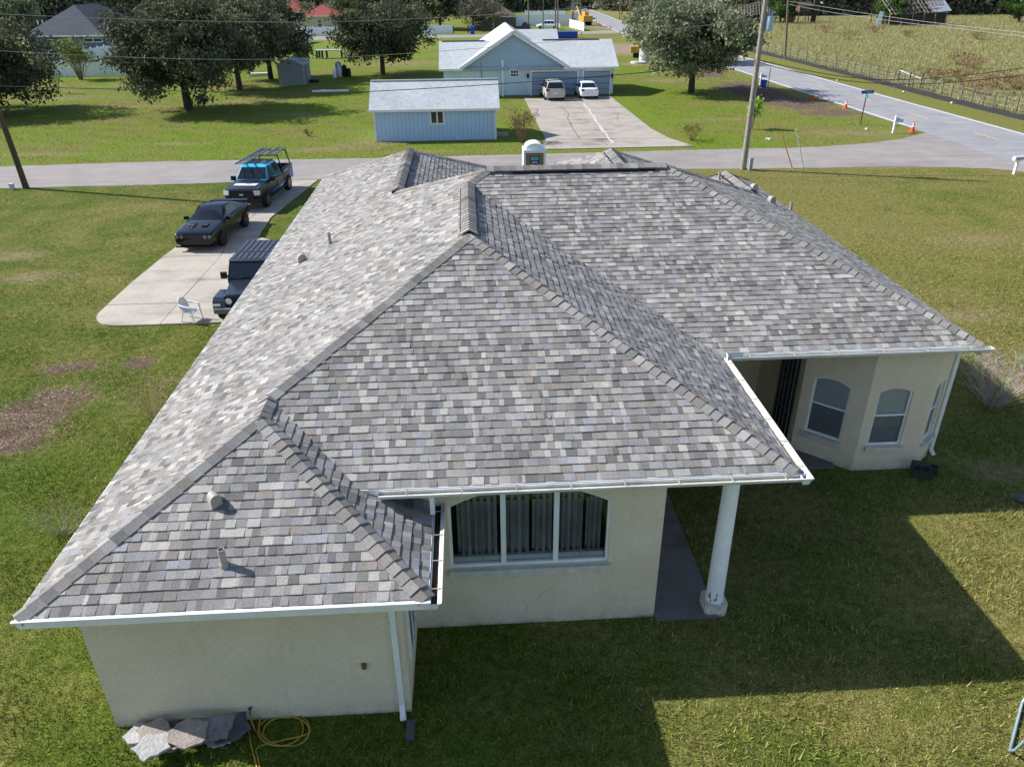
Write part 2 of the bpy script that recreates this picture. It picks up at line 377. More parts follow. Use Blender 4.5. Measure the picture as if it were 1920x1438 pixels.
DECK = M('roof_underlay', rgb(58, 56, 54), .95); BLACK = M('black_vent', rgb(16, 16, 17), .8); PLAST = M('grey_vent_paint', rgb(164, 158, 150), .6, var=.1)
SHIN = attr_mat('asphalt_shingle', .97, .5, 75., .005, 120., .12, streak=.9)
house = thing('house', 'cream stucco house under a broad hipped roof of mottled grey shingles', 'house', (0, 18, 0))
# ---- roof corner points
hA = zA+sX*dA; PAx = Vector((xL+dA, yA+sX*dA/sF, hA)); PAe = Vector((xL+dA, yB+(hA-zB)/sF, hA))
PA0 = Vector((xL, yA, zA)); PA1 = Vector((xAr, yA, zA)); PV = Vector((xAr-(zB-zA)/sX, yB, zB))
xap = (xBr+zB/sX+xL-zA/sX)/2; hB = zA+sX*(xap-xL); PBx = Vector((xap, yB+(hB-zB)/sF, hB)); PBe = Vector((xap, yC+(hB-zB)/sF, hB))
PBr = Vector((xBr, yB, zB)); PBC = Vector((xBr, yC, zB)); zr = zB+sF*D3
PC0 = Vector((xL+(zr-zA)/sX, yC+D3, zr)); PC1 = Vector((xCr-(zr-zB)/sX, yC+D3, zr)); PCr = Vector((xCr, yC, zB))
xD = -2.1*K; zD = zA+sX*(xD-xL); PDn = Vector((xD, yC+D3+(zr-zD)/sF, zD)); PDf = Vector((xD, 28.2*K, zD)); PD0 = Vector((xL, PDf.y+(zD-zA)/sF, zA))
xE, zE = 4.45*K, 5.12*K; PEn = Vector((xE, yC+D3+(zr-zE)/sF, zE)); PEf = Vector((xE, 24.3*K, zE))
xF = 8.95*K; zF = zB+sX*(xCr-xF); PFn = Vector((xF, yC+D3+(zr-zF)/sF, zF)); PFf = Vector((xF, PFn.y+2.7*K, zF)); PF0 = Vector((xCr, PFf.y+(zF-zB)/sF, zB))
xDr = xD+(zD-zA)/sX
yv = lambda z: yC+D3+(zr-z)/sF
FACES = {
 'front_left': ([PA0, PA1, PAx], PA0, (1, 0, 0)),
 'left': ([PA0, PAx, PAe, PBx, PBe, PC0, PDn, PDf, PD0], PD0, (0, -1, 0)),
 'inner_right': ([PA1, Vector((xAr, yB+.55, zA)), Vector((PV.x, yB+.55, zB)), PV, PAe, PAx], PA1, (0, 1, 0)),
 'front_middle': ([PV, PBr, PBx, PAe], PV, (1, 0, 0)),
 'middle_right': ([PBr, PBC, PBe, PBx], PBr, (0, 1, 0)),
 'front_right': ([PBC, PCr, PC1, PC0, PBe], PBC, (1, 0, 0)),
 'right': ([PCr, PF0, PFf, PFn, PC1], PCr, (0, 1, 0)),
 'street_left_inner': ([PDn, Vector((xDr, yv(zA), zA)), Vector((xDr, PD0.y, zA)), PDf], Vector((xDr, yv(zA), zA)), (0, 1, 0)),
 'street_mid_left': ([PEn, PEf, Vector((.42*K, PEf.y+(zE-3.3*K)/sF, zE-sX*(xE-.42*K))), Vector((.42*K, yv(zE-sX*(xE-.42*K)), zE-sX*(xE-.42*K)))], Vector((.42*K, 30*K, zE-sX*(xE-.42*K))), (0, -1, 0)),
 'street_mid_right': ([PEn, Vector((8.2*K, yv(zE-sX*(8.2*K-xE)), zE-sX*(8.2*K-xE))), Vector((8.2*K, PEf.y+sX*(8.2*K-xE)/sF, zE-sX*(8.2*K-xE))), PEf], Vector((8.2*K, 20*K, zE-sX*(8.2*K-xE))), (0, 1, 0)),
 'street_right_inner': ([PFn, PFf, Vector((8.2*K, PFf.y+.5, zF-sX*(xF-8.2*K))), Vector((8.2*K, yv(zF-sX*(xF-8.2*K)), zF-sX*(xF-8.2*K)))], Vector((8.2*K, 30*K, zF-sX*(xF-8.2*K))), (0, -1, 0)),
}
PLAIN = [[PC1, PC0, PDn, Vector((xDr, yv(zA), zA)), Vector((.42*K, yv(3.3*K), 3.3*K)), PEn], [PC1, PEn, Vector((8.2*K, yv(zE-sX*(8.2*K-xE)), zE-sX*(8.2*K-xE))), PFn],
         [PD0, PDf, Vector((xDr, PD0.y, zA))], [Vector((.42*K, PEf.y+(zE-3.3*K)/sF, zE-sX*(xE-.42*K))), PEf, Vector((8.2*K, PEf.y+sX*(8.2*K-xE)/sF, zE-sX*(8.2*K-xE)))], [PF0, PFf, Vector((8.2*K, PFf.y+.5, zF-sX*(xF-8.2*K)))]]
rb = MB()
for k, (pts, o_, u_) in FACES.items(): rb.slab(pts, .05)
for pts in PLAIN: rb.slab(pts, .05)
# closed flat soffit under every wing
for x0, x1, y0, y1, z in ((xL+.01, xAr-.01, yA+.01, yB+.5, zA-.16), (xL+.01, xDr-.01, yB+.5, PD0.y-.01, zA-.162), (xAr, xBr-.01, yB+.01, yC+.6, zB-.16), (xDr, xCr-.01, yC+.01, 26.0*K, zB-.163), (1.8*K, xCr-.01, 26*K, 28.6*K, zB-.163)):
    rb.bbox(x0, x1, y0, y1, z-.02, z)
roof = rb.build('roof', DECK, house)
# soffit/fascia boards
fb = MB()
def board(a, b, off, z, h=.17, t=.022):
    a = Vector((a[0], a[1], z-h/2)); b = Vector((b[0], b[1], z-h/2)); n = Vector(off)*t/2
    fb.bar(a+n, b+n, t, h)
board((xL, yA), (xAr+.02, yA), (0, -1, 0), zA+.005); board((xL, yA), (xL, PD0.y), (-1, 0, 0), zA+.005); board((xAr, yA), (xAr, yB+.5), (1, 0, 0), zA+.005)
board((PV.x, yB), (xBr, yB), (0, -1, 0), zB+.005); board((xBr, yB), (xBr, yC), (1, 0, 0), zB+.005); board((xBr, yC), (xCr, yC), (0, -1, 0), zB+.005); board((xCr, yC), (xCr, PF0.y), (1, 0, 0), zB+.005)
fb.add([(PV.x, yB-.01, zB-.01), (PV.x+.42, yB-.01, zB-.01), (PV.x+.42, yB-.01, zB-.20)], [(0, 2, 1)])
fb.build('fascia', TRIM, house)
de = MB()      # drip edge on the front-left eave
de.bar((xL-.04, yA-.055, zA-.005), (xAr+.05, yA-.055, zA-.005), .05, .035); de.build('drip_edge', TRIM, house)
# ---- shingles
PAL = [(rgb(125, 124, 123), 17), (rgb(112, 111, 110), 9), (rgb(140, 138, 137), 27), (rgb(157, 155, 152), 15), (rgb(168, 166, 161), 8), (rgb(138, 132, 127), 12), (rgb(144, 144, 148), 12)]
PC_, PW_ = [p[0] for p in PAL], [p[1] for p in PAL]
def tint():
    c = random.choices(PC_, PW_)[0]; f = random.uniform(.89, 1.11); return (min(1, c[0]*f*1.03), min(1, c[1]*f), min(1, c[2]*f*.965))
def clip(poly, a0, a1, b0, b1):
    for ax, lim, sg in ((0, a0, 1), (0, a1, -1), (1, b0, 1), (1, b1, -1)):
        out = []
        for i in range(len(poly)):
            p, q = poly[i-1], poly[i]; dp, dq = (p[ax]-lim)*sg, (q[ax]-lim)*sg
            if (dp >= 0) != (dq >= 0):
                t = dp/(dp-dq); out.append((p[0]+(q[0]-p[0])*t, p[1]+(q[1]-p[1])*t))
            if dq >= 0: out.append(q)
        poly = out
        if len(poly) < 3: return []
    return poly
EXPO = .148*K
tabs = []          # (distance, verts, faces, colour)
def lay(pts, O, u, wchoice=(.05, .08, .1, .12, .135, .15, .175)):
    u = Vector(u); nrm = Vector((0, 0, 0))
    for i in range(len(pts)): nrm += pts[i].cross(pts[(i+1) % len(pts)])
    nrm.normalize()
    if nrm.z < 0: nrm = -nrm
    w = nrm.cross(u).normalized()
    if w.z < 0: w = -w
    P2 = [((p-O).dot(u), (p-O).dot(w)) for p in pts]
    ar = sum(P2[i-1][0]*P2[i][1]-P2[i][0]*P2[i-1][1] for i in range(len(P2)))
    if ar < 0: P2 = P2[::-1]
    flip = u.cross(w).dot(nrm) < 0
    amin, amax = min(p[0] for p in P2), max(p[0] for p in P2); bmax = max(p[1] for p in P2)
    k = 0
    while k*EXPO < bmax:
        b0 = k*EXPO - (.03 if k == 0 else 0); b1 = (k+1)*EXPO; row = clip(P2, amin-1, amax+1, b0, b1+.012)
        if row:
            ra, rz_ = min(p[0] for p in row), max(p[0] for p in row); a = ra-random.uniform(0, .3)
            strip = random.uniform(.96, 1.04)
            while a < rz_:
                wd = random.choice(wchoice)*1.12; hl = random.choice((.009, .009, .016, .019))
                q = clip(row, a+random.uniform(0, .003), a+wd, b0+random.uniform(0, .009), b1+.012); a += wd
                if len(q) < 3: continue
                area = abs(sum(q[i-1][0]*q[i][1]-q[i][0]*q[i-1][1] for i in range(len(q))))/2
                if area < 4e-4: continue
                lift = random.uniform(0, .004)
                n = len(q); top = [O+u*p[0]+w*p[1]+nrm*(.004+(hl+lift)*max(0, 1-(p[1]-k*EXPO)/EXPO)) for p in q]
                bot = [O+u*p[0]+w*p[1]-nrm*.003 for p in q]
                fs = [tuple(range(n))]+[(i, n+i, n+(i+1) % n, (i+1) % n) for i in range(n)]
                if flip: fs = [f[::-1] for f in fs]
                c = tuple(min(1, x*strip) for x in tint())
                tabs.append(((top[0]-Vector(CO)).length/math.sqrt(area+.002), top+bot, fs, c))
        k += 1
for k, (pts, o_, u_) in FACES.items(): lay(pts, o_, u_)
near = sorted(range(len(tabs)), key=lambda i: tabs[i][0])[:300]; ns = set(near)
for i in near: MB().add(tabs[i][1], tabs[i][2], tabs[i][3]).build('shingle', SHIN, roof)
allb = MB()
for i, tb in enumerate(tabs):
    if i not in ns: allb.add(tb[1], tb[2], tb[3])
tag(allb.build('shingle_field', SHIN, roof), kind='stuff')
# ---- ridge and hip caps
CAPP = [rgb(138, 134, 130), rgb(148, 143, 138), rgb(128, 126, 123), rgb(154, 150, 146), rgb(138, 131, 125)]
caps = []
def n_of(name):
    pts = FACES[name][0]; n = Vector((0, 0, 0))
    for i in range(len(pts)): n += pts[i].cross(pts[(i+1) % len(pts)])
    n.normalize(); return n if n.z > 0 else -n
def cap_run(a, b, na, nb, lift=.012, half=.155, start=0.):
    """caps from the low (or near) end a up to b; na/nb normals of the two roof planes"""
    t = (b-a).normalized(); L_ = (b-a).length; up = (na+nb).normalized()
    da = t.cross(na).normalized(); db = t.cross(nb).normalized()
    if da.z > 0: da = -da
    if db.z > 0: db = -db
    e = .195; k = 0; s_ = start
    while s_ < L_:
        l1 = min(L_, s_+e*1.2); hl = lift+.036+random.uniform(-.008, .008); hu = lift+.014; fq = random.uniform(.8, 1.14); c = tuple(x*fq for x in random.choice(CAPP)); hw = half*random.uniform(.95, 1.05)
        vs = []
        for (s2, h) in ((s_, hl), (l1, hu)):
            p = a+t*s2; g_ = h-lift; q_ = lift*.98; vs += [p+da*hw+na*(q_+g_*.6), p+da*hw*.42+na*q_+up*(g_*.9+.004), p+up*(q_+g_+.012), p+db*hw*.42+nb*q_+up*(g_*.9+.004), p+db*hw+nb*(q_+g_*.6)]
        vs += [p0-up*.03 for p0 in vs[:5]]+[vs[0]-na*.04, vs[5]-na*.03, vs[4]-nb*.04, vs[9]-nb*.03]
        fs = [(i, i+1, i+6, i+5) for i in range(4)]+[(i+1, i, 10+i, 11+i) for i in range(4)]+[(0, 5, 16, 15), (9, 4, 17, 18)]
        mid = (a+t*s_); dist = (mid-Vector(CO)).length
        caps.append((dist, vs, fs, c)); s_ += e*random.uniform(.9, 1.08)
NF, NL, NR = n_of('front_middle'), n_of('left'), n_of('middle_right'); NB = Vector((0, -NF.y, NF.z))
cap_run(PA0, PAx, NF, NL); cap_run(PA1, PAx, NF, NR); cap_run(PAx, PAe, NL, NR, .014); cap_run(PAe, PBx, NF, NL)
cap_run(PBr, PBx, NF, NR); cap_run(PBx, PBe, NL, NR, .075); cap_run(PBe, PC0, NF, NL); cap_run(PC0, PC1, NF, NB, .075)
cap_run(PCr, PC1, NF, NR); cap_run(PDn, PC0, NB, NL); cap_run(PD0, PDf, NB, NL); cap_run(PDn, PDf, NL, NR, .075); cap_run(Vector((xDr, PD0.y, zA)), PDf, NB, NR)
cap_run(PEn, PEf, NL, NR, .075, .2); cap_run(PFn, PFf, NL, NR, .075, .2); cap_run(PFn, PC1, NB, NR); cap_run(Vector((8.2*K, PEf.y+sX*(8.2*K-xE)/sF, zE-sX*(8.2*K-xE))), PEf, NB, NR)
caps.sort(key=lambda c: c[0])
for c in caps[:290]: MB().add(c[1], c[2], c[3]).build('ridge_cap', SHIN, roof)
cb = MB()
for c in caps[290:]: cb.add(c[1], c[2], c[3])
tag(cb.build('far_ridge_caps', SHIN, roof), kind='stuff')
# ridge vents: black strips below the caps
def ridge_vent(a, b, na, nb, s0, s1, half=.19):
    t = (b-a).normalized(); da = t.cross(na).normalized(); db = t.cross(nb).normalized(); da = da if da.z < 0 else -da; db = db if db.z < 0 else -db
    v = MB(); p, q = a+t*s0, a+t*s1
    for d, n in ((da, na), (db, nb)):
        v.slab([p+n*.07, q+n*.07, q+d*half+n*.07, p+d*half+n*.07] if (q-p).cross(d).dot(n) > 0 else [p+n*.07, p+d*half+n*.07, q+d*half+n*.07, q+n*.07], .073)
    v.build('ridge_vent', BLACK, roof)
ridge_vent(PBx, PBe, NL, NR, .25, (PBe-PBx).length-.35); ridge_vent(PC0, PC1, NF, NB, .7, (PC1-PC0).length-.35, .2)
ridge_vent(PDn, PDf, NL, NR, .12, (PDf-PDn).length-.5); ridge_vent(PEn, PEf, NL, NR, .3, (PEf-PEn).length-.2, .23); ridge_vent(PFn, PFf, NL, NR, .2, (PFf-PFn).length-.2, .23)
# ---- roof penetrations (each a part of the roof)
def on_plane(u, v, P0, n):
    d = Vector(ray(u, v)); return Vector(CO)+d*((P0-Vector(CO)).dot(n)/d.dot(n))
def pipe(u, v, P0, n, h=.28, r=.045, name='vent_pipe'):
    q = on_plane(u, v, P0, n); b = MB(); b.lathe([(r*1.5, -.06), (r*1.4, .02), (r*1.15, .05), (r*1.15, .06)], 14, q)
    b.lathe([(r, -.05), (r, h), (r*.82, h), (r*.8, h-.05)], 14, q); b.build(name, PLAST, roof, 40)
def hood_vent(u, v, P0, n, r=.14, w=.19, rz=0):
    q = on_plane(u, v, P0, n); b = MB(); N_ = 12
    prof = [(-r, -.10)]+[(r*math.cos(math.pi-math.pi*i/N_), .10+r*math.sin(math.pi*i/N_)*1.1) for i in range(N_+1)]+[(r, -.10)]
    vs = [Vector((x, y, z)) for y in (-w/2, w/2) for x, z in prof]; L_ = len(prof); mt = Matrix.Rotation(rz, 3, 'Z')
    vs = [q+mt @ p for p in vs]; b.add(vs, [tuple(range(L_)), tuple(reversed(range(L_, 2*L_)))]+[(i, L_+i, L_+i+1, i+1) for i in range(L_-1)])
    up = n; b.build('hood_vent', PLAST, roof, 35)
pipe(421, 1060, PA0, NF, .30, .05); hood_vent(404, 944, PA0, NF, .085, .17, R_(35))
pipe(619, 459, PA0, NL, .34, .05); hood_vent(567, 491, PA0, NL, .12, .16, R_(20))
hood_vent(1413, 357, PCr, NR, .12, .16, R_(20)); hood_vent(1446, 381, PCr, NR, .12, .16, R_(20)); pipe(1482, 395, PCr, NR, .32, .05); pipe(1348, 338, PFf, NL, .3, .05)

# ---- walls
def wall_panel(mb, P0, P1, z0, z1, ops=(), depth=.12, n=None):
    """wall face from P0 to P1 (plan), openings (s0,s1,za,zs,zt) with arched heads; builds face + reveals"""
    P0 = Vector((P0[0], P0[1], 0)); P1 = Vector((P1[0], P1[1], 0)); L_ = (P1-P0).length; d = (P1-P0)/L_
    n = Vector((d.y, -d.x, 0)) if n is None else Vector(n)
    W = lambda s, z, dp=0: P0+d*s+Vector((0, 0, z))-n*dp
    def quad(a, b): mb.add([W(a[0], a[1]), W(b[0], a[1]), W(b[0], b[1]), W(a[0], b[1])], [(0, 1, 2, 3)])
    s = 0
    for (s0, s1, za, zs, zt) in ops:
        if s0 > s: quad((s, z0), (s0, z1))
        quad((s0, z0), (s1, za)); N_ = 12; A = []
        for i in range(N_+1):
            t = i/N_; A.append((s0+(s1-s0)*t, zs+(zt-zs)*(1-(2*t-1)**2)))
        for a, b in zip(A[:-1], A[1:]):
            mb.add([W(*a), W(*b), W(b[0], z1), W(a[0], z1)], [(0, 1, 2, 3)]); mb.add([W(*a), W(*a, depth), W(*b, depth), W(*b)], [(0, 1, 2, 3)])
        mb.add([W(s0, za), W(s0, za, depth), W(s0, zs, depth), W(s0, zs)], [(0, 1, 2, 3)]); mb.add([W(s1, za), W(s1, zs), W(s1, zs, depth), W(s1, za, depth)], [(0, 1, 2, 3)])
        mb.add([W(s0, za), W(s1, za), W(s1, za, depth), W(s0, za, depth)], [(0, 1, 2, 3)]); s = s1
    if s < L_: quad((s, z0), (L_, z1))
    return W
aw0, aw1, awy = -5.60*K, -1.17*K, 7.99*K; bwy = 9.68*K; bw1 = 2.965*K; zAt, zBt = zA-.17, zB-.17
wA = MB(); wall_panel(wA, (aw0, awy), (aw1, awy), -.05, zAt); wall_panel(wA, (aw0, PD0.y-.45), (aw0, awy), -.05, zAt); wall_panel(wA, (aw1, awy), (aw1, bwy), -.05, zAt, [(.42, 1.32, .75, 1.9, 1.95)])
wall_panel(wA, (xDr-.4, PD0.y-.45), (aw0, PD0.y-.45), -.05, zAt); wall_panel(wA, (xDr-.4, 26*K), (xDr-.4, PD0.y-.45), -.05, zAt, n=(1, 0, 0))
wA.build('wall', STUCCO, house)
BW0, BW1, BZ0, BZS, BZT = -.53*K, 2.09*K, 1.30*K, 2.56*K, 2.93*K
wB = MB(); WB = wall_panel(wB, (aw1, bwy), (bw1, bwy), -.05, zBt, [(BW0-aw1, BW1-aw1, BZ0, BZS, BZT)], .1)
wall_panel(wB, (bw1, bwy), (bw1, 17.2*K), -.05, zBt); wB.build('wall', STUCCO, house)
bay = [(3.*K, 17.2*K), (7.38*K, 17.2*K), (7.38*K, 14.75*K), (8.42*K, 13.78*K), (9.86*K, 13.78*K), (10.44*K, 14.26*K), (10.30*K, 27.5*K), (xDr-.4, 27.5*K)]
wC = MB(); bops = {2: [(.235*K, 1.04*K, .62*K, 1.98*K, 2.09*K)], 3: [(.225*K, .98*K, .66*K, 2.0*K, 2.11*K)], 4: [(.12, .66, .66*K, 2.0*K, 2.1*K)], 0: [(1.9, 3.7, .05, 2.2, 2.21)]}
for i in range(len(bay)-1): wall_panel(wC, bay[i], bay[i+1], -.05, zBt, bops.get(i, ()), .11)
wC.build('wall', STUCCO, house)
# ---- glass, frames, curtains
def glass(name, tintc, refl=.12):
    t = NT(name); gl = t.n('ShaderNodeBsdfGlossy', {'Color': (.9, .95, 1.), 'Roughness': .03}); tr = t.n('ShaderNodeBsdfTransparent', {'Color': tintc})
    fr = t.n('ShaderNodeFresnel', {'IOR': 1.5}); f = t.math('MAXIMUM', fr.outputs[0], refl); mx = t.n('ShaderNodeMixShader', {0: f})
    t.t.links.new(tr.outputs[0], mx.inputs[1]); t.t.links.new(gl.outputs[0], mx.inputs[2]); t.t.links.new(mx.outputs[0], t.t.nodes['Material Output'].inputs[0]); return t.m
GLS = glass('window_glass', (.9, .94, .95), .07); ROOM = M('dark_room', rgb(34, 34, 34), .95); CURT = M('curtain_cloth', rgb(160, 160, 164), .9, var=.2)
BLIND = M('window_blind', rgb(196, 200, 202), .7, var=.06); SCREEN = M('insect_screen', rgb(60, 62, 68), .9); SILL = M('sill_cement', rgb(206, 202, 190), .85, var=.16, scale=6., bump=.004)
def arch_poly(s0, s1, za, zs, zt, N_=12):
    return [(s0, za), (s1, za)]+[(s1+(s0-s1)*i/N_, zs+(zt-zs)*(1-(2*i/N_-1)**2)) for i in range(N_+1)]
wd = MB().add([Vector((0, 0, 0))]*0, []); y_ = bwy+.07
win = MB()
def arch_z(x): t = (x-BW0)/(BW1-BW0); return BZS+(BZT-BZS)*(1-(2*t-1)**2)
fw = .05
muls = [BW0, BW0+(BW1-BW0)*.336, BW0+(BW1-BW0)*.665, BW1]
win.bbox(BW0, BW1, y_-.03, y_+.04, BZ0, BZ0+fw)
for i, xm in enumerate(muls):
    hw = fw if i in (0, 3) else .045; x0 = xm if i == 0 else (xm-fw if i == 3 else xm-.045); x1 = x0+(fw if i in (0, 3) else .09)
    win.bbox(x0, x1, y_-.045, y_+.041, BZ0+fw*.98, arch_z((x0+x1)/2)-.01)
N_ = 14
for i in range(N_):
    a, b = BW0+(BW1-BW0)*i/N_, BW0+(BW1-BW0)*(i+1)/N_
    win.add([(a, y_-.03, arch_z(a)-.045), (b, y_-.03, arch_z(b)-.045), (b, y_-.03, arch_z(b)-.001), (a, y_-.03, arch_z(a)-.001)], [(0, 1, 2, 3)])
w_ = win.build('window', TRIM, house)
gp_ = MB(); gp_.add([(x, y_+.012, z) for x, z in arch_poly(BW0+.02, BW1-.02, BZ0+.02, BZS-.02, BZT-.02)], [tuple(range(15))]); gp_.build('pane', GLS, w_)
MB().bbox(BW0-.03, BW1+.05, bwy-.09, bwy+.06, BZ0-.14, BZ0-.004).build('sill', SILL, w_)
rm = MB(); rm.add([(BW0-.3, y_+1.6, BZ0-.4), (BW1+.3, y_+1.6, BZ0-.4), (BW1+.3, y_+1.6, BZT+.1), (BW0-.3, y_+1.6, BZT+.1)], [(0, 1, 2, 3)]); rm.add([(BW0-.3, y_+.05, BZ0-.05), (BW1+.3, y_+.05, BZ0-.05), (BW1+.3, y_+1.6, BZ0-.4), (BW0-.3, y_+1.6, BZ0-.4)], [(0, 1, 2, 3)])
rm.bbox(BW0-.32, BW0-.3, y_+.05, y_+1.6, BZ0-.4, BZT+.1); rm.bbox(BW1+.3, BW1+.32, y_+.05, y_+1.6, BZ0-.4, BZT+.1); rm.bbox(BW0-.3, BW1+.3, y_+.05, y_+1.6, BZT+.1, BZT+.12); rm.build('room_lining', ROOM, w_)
def curtain(x0, x1, n):
    b = MB(); vs = []; N2 = n*8
    for i in range(N2+1):
        x = x0+(x1-x0)*i/N2; ph = i/N2*n*2*math.pi; yy = y_+.15+.075*math.sin(ph)+.03*math.sin(ph*2.3+1)
        vs += [(x, yy+.03*math.sin(ph*.5), BZ0+.05), (x, yy, BZT+.08)]
    b.add(vs, [(2*i, 2*i+2, 2*i+3, 2*i+1) for i in range(N2)]); b.build('curtain', CURT, w_, 180)
for a, b in ((.05, .30), (.355, .50), (.52, .645), (.68, .84), (.86, .955)): curtain(BW0+(BW1-BW0)*a, BW0+(BW1-BW0)*b, max(3, int((b-a)*26)))
MB().bbox(BW0+.06, BW1-.06, y_+.05, y_+.12, BZ0+.05, BZ0+.16).build('inner_ledge', BLIND, w_)
# windows of the bay
def sash(P0, P1, op, low=True):
    P0 = Vector((P0[0], P0[1], 0)); P1 = Vector((P1[0], P1[1], 0)); d = (P1-P0).normalized(); n = Vector((d.y, -d.x, 0)); s0, s1, za, zs, zt = op
    W = lambda s, z, dp: P0+d*s+Vector((0, 0, z))-n*dp
    f = MB(); t = .045; zm = za+(zs-za)*.56
    for a, b in (((s0, za+t/2), (s1, za+t/2)), ((s0, zm), (s1, zm))): f.bar(W(*a, .07), W(*b, .07), .05, t, up=(0, 0, 1))
    for s in (s0+t/2, s1-t/2): f.bar(W(s, za+t, .072), W(s, zs, .072), .05, t, up=d)
    ap = arch_poly(s0, s1, za, zs, zt)[2:]
    for a, b in zip(ap[:-1], ap[1:]): f.bar(W(a[0], a[1]-.02, .07), W(b[0], b[1]-.02, .07), .05, .04)
    fr = f.build('window', TRIM, house)
    up = arch_poly(s0+.03, s1-.03, zm+.02, zs-.02, zt-.03); MB().add([W(s, z, .085) for s, z in up], [tuple(range(len(up)))]).build('pane', GLS, fr)
    MB().add([W(s0+.03, za+.04, .08), W(s1-.03, za+.04, .08), W(s1-.03, zm-.02, .08), W(s0+.03, zm-.02, .08)], [(0, 1, 2, 3)]).build('pane', GLS, fr)
    b = MB(); z = za+.05
    while z < zt-.02:
        hw = 0
        if z > zs: hw = (s1-s0)/2*(1-math.sqrt(max(0, 1-(z-zs)/(zt-zs)))) 
        b.add([W(s0+.04+hw, z, .105), W(s1-.04-hw, z, .105), W(s1-.04-hw, z+.022, .115), W(s0+.04+hw, z+.022, .115)], [(0, 1, 2, 3)]); z += .026
    b.build('blind', BLIND, fr)
    if low: MB().add([W(s0+.04, za+.045, .074), W(s1-.04, za+.045, .074), W(s1-.04, zm-.02, .074), W(s0+.04, zm-.02, .074)], [(0, 1, 2, 3)]).build('insect_screen', glass('screen_mesh_%d' % random.randint(0, 9999), (.72, .72, .75), .03), fr)
    s = MB(); s.bar(W((s0-.06), za-.055, -.0), W(s1+.06, za-.055, -.0), .2, .1); s.build('sill', SILL, fr)
for i in (2, 3, 4): sash(bay[i], bay[i+1], bops[i][0])
# barred patio door in the porch
dp = MB(); x0 = 3.*K+1.9; dy = 17.2*K
dp.bbox(x0, x0+1.8, dy+.02, dy+.07, .05, 2.2); door = dp.build('patio_door', M('door_dark', rgb(40, 40, 42), .4), house)
MB().bbox(x0+.04, x0+.86, dy+.0, dy+.015, .15, 2.1).build('pane', GLS, door)
gr = MB()
for i in range(9): gr.bar((x0+.08+i*.2, dy-.04, .1), (x0+.08+i*.2, dy-.04, 2.15), .022)
for z in (.12, .8, 1.5, 2.12): gr.bar((x0, dy-.04, z), (x0+1.8, dy-.04, z), .025)
gr.build('security_grille', TRIM, door)
# side barred door seen through the gap beside the bay
gx = 7.38*K-.03; sdp = MB(); sdp.bbox(gx-.03, gx-.012, 14.95*K, 15.85*K, .05, 2.55); sdoor = sdp.build('side_door', M('door_dark', (0, 0, 0)), house)
gr = MB()
for i in range(5): gr.bar((gx-.06, 15.0*K+i*.22, .1), (gx-.06, 15.0*K+i*.22, 2.5), .02)
for z in (.12, .9, 1.7, 2.5): gr.bar((gx-.06, 14.95*K, z), (gx-.06, 15.85*K, z), .02)
gr.build('security_grille', M('grille_grey', rgb(120, 120, 120), .5), sdoor)
# small barred opening low on the recess wall of the left wing
gr = MB(); gr.bbox(aw1+.0, aw1+.02, awy+.44, awy+1.30, .76, 1.9); sw = gr.build('side_window', M('door_dark', (0, 0, 0)), house)
f = MB()
for yy in (awy+.44, awy+.87, awy+1.3): f.bar((aw1+.02, yy, .74), (aw1+.02, yy, 1.92), .05)
f.bar((aw1+.02, awy+.42, .76), (aw1+.02, awy+1.32, .76), .05); f.build('frame', TRIM, sw)
# ---- gutters with hangers
def gutter(a, b, out, zt, inner, hang=.62, endcaps=True):
    a = Vector((a[0], a[1], zt)); b = Vector((b[0], b[1], zt)); o_ = Vector(out)
    prof = [(.03, -.005), (.03, -.105), (.095, -.105), (.112, -.07), (.115, -.03), (.148, -.012), (.148, .006), (.136, .006), (.136, -.004), (.105, -.022), (.100, -.066), (.090, -.094), (.040, -.094), (.040, -.005)]
    b_ = MB(); L_ = len(prof); prof = [(.03+(x-.03)*1.5, z) for x, z in prof]; vs = [p+o_*x+Vector((0, 0, z)) for p in (a, b) for x, z in prof]
    b_.add(vs, [(i, L_+i, L_+(i+1) % L_, (i+1) % L_) for i in range(L_)])
    if endcaps:
        for p, s in ((a, 1), (b, -1)):
            q = p+(b-a).normalized()*s*-.003
            b_.add([q+o_*x+Vector((0, 0, z)) for x, z in prof[:6]+[(.205, 0), (.03, 0)]], [tuple(range(8))])
    gt = b_.build('gutter', GUT, house)
    MB().add([a+o_*.041+Vector((0, 0, -.065)), a+o_*.137+Vector((0, 0, -.065)), b+o_*.137+Vector((0, 0, -.065)), b+o_*.041+Vector((0, 0, -.065))], [(0, 1, 2, 3)]).build('silt', inner, gt)
    n = int((b-a).length/hang); 
    for i in range(n):
        p = a.lerp(b, (i+.5)/n); MB().bar(p+o_*.03+Vector((0, 0, -.002)), p+o_*.204+Vector((0, 0, .004)), .014, .01).build('hanger', GUTIN, gt)
    return gt
gutter((PV.x+.32, yB), (xBr+.2, yB), (0, -1, 0), zB-.01, GUTIN, .85); gutter((xBr, yB-.2), (xBr, yC-.06), (1, 0, 0), zB-.01, GUTIN, .75)
gutter((xBr+.19, yC), (xCr+.16, yC), (0, -1, 0), zB-.012, GUTIN, .85); gutter((xAr, yA-.08), (xAr, yB+.35), (1, 0, 0), zA-.01, GUTDK, .5)
sg = MB(); sg.bbox(xBr+.06, xBr+.52, yC-.15, yC-.142, zB-.02, zB+.10); sg.bbox(xBr+.145, xBr+.152, yC-.28, yC-.14, zB-.09, zB+.10); sg.build('splash_guard', GUT, house)
def downspout(pts, w=.085, t=.06, name='downspout'):
    b = MB()
    for p, q in zip(pts[:-1], pts[1:]): b.bar(p, q, w, t, up=(0, 1, 0))
    return b.build(name, TRIM, house)
dx = -1.30*K
